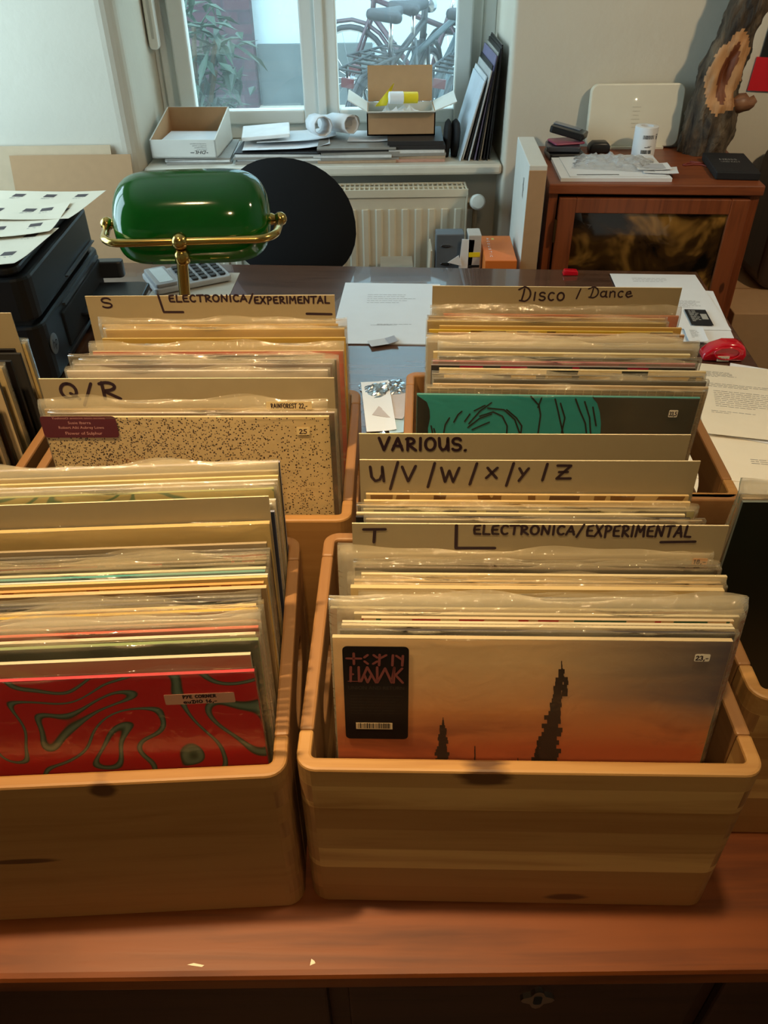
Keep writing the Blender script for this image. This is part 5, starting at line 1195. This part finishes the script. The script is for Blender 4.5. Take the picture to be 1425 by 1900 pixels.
m = MB(); m.box(-.09, .09, -.012, .035, 0, .006); m.build('foot', rtm, ro)
g = MB()
for q in range(6): text(g, 'status', -.008-.002*(q % 3), .008+.002*(q % 3), .055+q*.0105, .003, -.0008)
g.build('icon_column', mat('pale_icons', (196, 188, 168), .5), ro, rot=(A(-7), 0, 0))
led = NT('led'); ledm = led.done(led.n('Emission', {0: (1, .95, .8, 1), 1: 6.0}))
MB().ball((-.004, -.001, .128), .0016, 8).build('indicator_light', ledm, ro, rot=(A(-7), 0, 0))
def blackstack():
    z = CT
    for i, (w, d, th, rz, lb, col, ox) in enumerate(((.10, .085, .016, .05, 'black plastic case lowest in the pile beside the router', (22, 22, 24), 0), (.095, .08, .014, -.12, 'dark grey case second in the pile beside the router', (60, 62, 70), -.004), (.09, .07, .006, .2, 'pink and grey printed card between the black cases', (150, 60, 90), .006), (.10, .055, .018, -.5, 'glossy black stapler lying topmost on the pile beside the router', (16, 16, 18), .012))):
        m = MB(); m.prism([(p[0], p[1]) for p in rrect(-w/2, w/2, -d/2, d/2, .008)], 0, th)
        o = m.build(('plastic_case', 'plastic_case', 'printed_card', 'stapler')[i], mat('case_%d' % i, col, .25), loc=(.525+ox, 2.415+.012*i, z+.0005), rot=(0, A(9) if i == 3 else 0, rz), bevel=.003)
        tag(o, lb, ('case', 'case', 'card', 'stapler')[i], 'pile beside the router'); z += th+.001
        if i == 3: o.location.z += .010; MB().box(-.05, .03, -.012, .012, .0185, .0205).build('top_plate', mat('pale_metal', (160, 164, 172), .3, .6), o, loc=(.0, .012, 0))
blackstack()
m = MB(); m.prism([(-.03, 0), (.03, 0), (.03, .018), (.022, .03), (-.018, .03), (-.03, .02)], -.02, .02, axis='y'); tag(m.build('tape_holder', BLACKPL, loc=(.632, 2.46, CT), bevel=.006, smooth=True), 'rounded black holder standing right in front of the router', 'holder')
fb = thing('flat_box', 'flat black box with worn white lettering at the right of the cabinet top', 'box', (.872, 2.165, CT), A(-8))
MB().box(0, .110, 0, .20, 0, .020).build('box_body', BLACKMAT, fb, bevel=.003)
g = MB(); text_xy(g, 'HEISS', .030, .075, .120, .014, .0203); text_xy(g, 'UND KALT', .030, .080, .098, .012, .0203); g.build('lettering', mat('worn_white', (150, 146, 138), .7), fb)
m = MB(); m.tube([(.86+.03*math.sin(q*.9), 2.33+.008*math.cos(q*1.7)-.004*q, CT+.002) for q in range(10)], .0022, 6); tag(m.build('red_cable', mat('dull_red', (130, 50, 40), .5), smooth=True), 'thin dull red cord lying at the foot of the tree trunk', 'cord')
# carved trunk
tr = thing('tree_trunk', 'carved tree trunk with dark bark and a light hollow standing on the cabinet', 'carving', (.935, 2.455, CT), 0)
rnd = random.Random(11); m = MB(); nz_, na = 84, 64; vs = []; fs = []; mi = []
ctl = [(0, -.005, .066), (.06, .0, .070), (.12, .002, .066), (.165, -.002, .056), (.20, .000, .058), (.26, .012, .054), (.29, .018, .044), (.325, .028, .050), (.37, .040, .054), (.40, .045, .050), (.50, .055, .05), (.62, .075, .045)]
def interp(z):
    for (a, x0, r0), (b, x1, r1) in zip(ctl, ctl[1:]):
        if z <= b: f = (z-a)/(b-a); f = f*f*(3-2*f); return x0+(x1-x0)*f, r0+(r1-r0)*f
    return ctl[-1][1], ctl[-1][2]
jit = [[rnd.gauss(0, 1) for _ in range(na)] for _ in range(nz_+1)]
for i in range(nz_+1):
    z = .62*i/nz_; xc_, r = interp(z)
    for j in range(na):
        a = 2*math.pi*j/na; front = math.cos(a+math.pi/2)  # 1 toward -y
        rr = r*(1+.05*math.sin(5*a+3*z*20)+.018*jit[i][j]+.04*math.sin(11*a-z*40))
        d = math.atan2(math.sin(a), math.cos(a)); off = (a-1.5*math.pi+math.pi) % (2*math.pi)-math.pi
        zc = (z-.205)/.072
        if abs(zc) < 1: rr -= r*.55*math.exp(-(off/.42)**2)*(1-zc*zc)
        vs.append((xc_+rr*math.cos(a), rr*.9*math.sin(a), z))
for i in range(nz_):
    z = .62*(i+.5)/nz_
    for j in range(na):
        a = 2*math.pi*(j+.5)/na; off = (a-1.5*math.pi+math.pi) % (2*math.pi)-math.pi
        fs.append((i*na+j, i*na+(j+1) % na, (i+1)*na+(j+1) % na, (i+1)*na+j))
        zc = (z-.240)/.125; k_ = 0
        if (off/1.0)**2+((z-.205)/.098)**2 < 1+.10*math.sin(z*90+off*3): k_ = 1
        if (off/.40)**2+((z-.205)/.070)**2 < 1+.08*math.sin(z*140): k_ = 2
        if z > .42+.04*math.sin(a*2) and abs(off) < 1.1: k_ = 1
        mi.append(k_)
fs += [tuple(range(na-1, -1, -1)), tuple(nz_*na+q for q in range(na))]; mi += [0, 0]
m.add(vs, fs); m.mi = mi
def bark():
    t = NT('bark'); co = t.coord((3, 3, .7)); n = t.noise(co, 14, 6, 1.0); n2 = t.noise(t.coord((1, 1, .5)), 60, 4)
    return t.done(t.bsdf((t.ramp(n, [(.3, lin((34, 26, 20))), (.55, lin((84, 70, 54))), (.75, lin((120, 104, 84)))]), 0), .9, bump=t.math('ADD', n, n2), bstr=.9, bdist=.012))
m.build('trunk', [bark(), wood('carved_wood', (132, 84, 48), (184, 134, 86), 'z', 1, rough=.6, seed=21), wood('hollow_wood', (84, 40, 20), (122, 66, 34), 'z', 1, rough=.6, seed=22)], tr, smooth=True, auto=60)
k = MB(); k.tube([(.045, -.02, .125), (.075, -.025, .132), (.088, -.026, .128), (.098, -.028, .136), (.106, -.028, .132)], [.028, .024, .017, .015, .004], 7); k.build('branch_stub', wood('stub_wood', (96, 56, 38), (140, 96, 66), 'x', 2, seed=23), tr, smooth=True)
# poster on the wall
ps = thing('poster', 'black and red poster on the wall at the right edge of the photo', 'poster', (1.062, 2.555, 1.11), 0)
MB().box(0, .40, -.002, .002, 0, .085).build('red_field', mat('poster_red', (214, 16, 34), .5), ps, rot=(0, A(3), 0))
MB().box(.010, .40, -.0021, .0019, .085, .50).build('black_field', mat('poster_black', (20, 18, 18), .5), ps, rot=(0, A(3), 0))
# things right of the cabinet
tc_ = thing('wooden_case', 'dark brown wooden case standing behind the right side of the cabinet', 'case', (1.135, 2.33, .602), 0)
m = MB(); m.prism(rrect(0, .40, 0, .385, .05), 0, .18, axis='y'); m.build('case_body', wood('case_wood', (34, 20, 12), (54, 34, 20), 'z', 1, seed=31), tc_, bevel=.01)
tb2 = thing('cardboard_box', 'tan cardboard box standing on the floor right of the cabinet', 'box', (1.02, 2.17, 0), A(-3))
MB().box(0, .50, 0, .37, 0, .598).build('box_body', BROWNCARD, tb2, bevel=.003); MB().box(.02, .48, .183, .187, .598, .5995).build('seam', mat('tape', (150, 112, 72), .4), tb2)
gb = MB(); gb.prism([(p[0], p[1]) for p in rrect(0, .3, 0, .22, .05)], 0, .42); tag(gb.build('storage_bag', mat('grey_green_fabric', (72, 88, 88), .8), loc=(1.07, 1.86, .0), bevel=.03, bseg=3), 'grey-green storage bag on the floor at the right edge of the photo', 'bag')
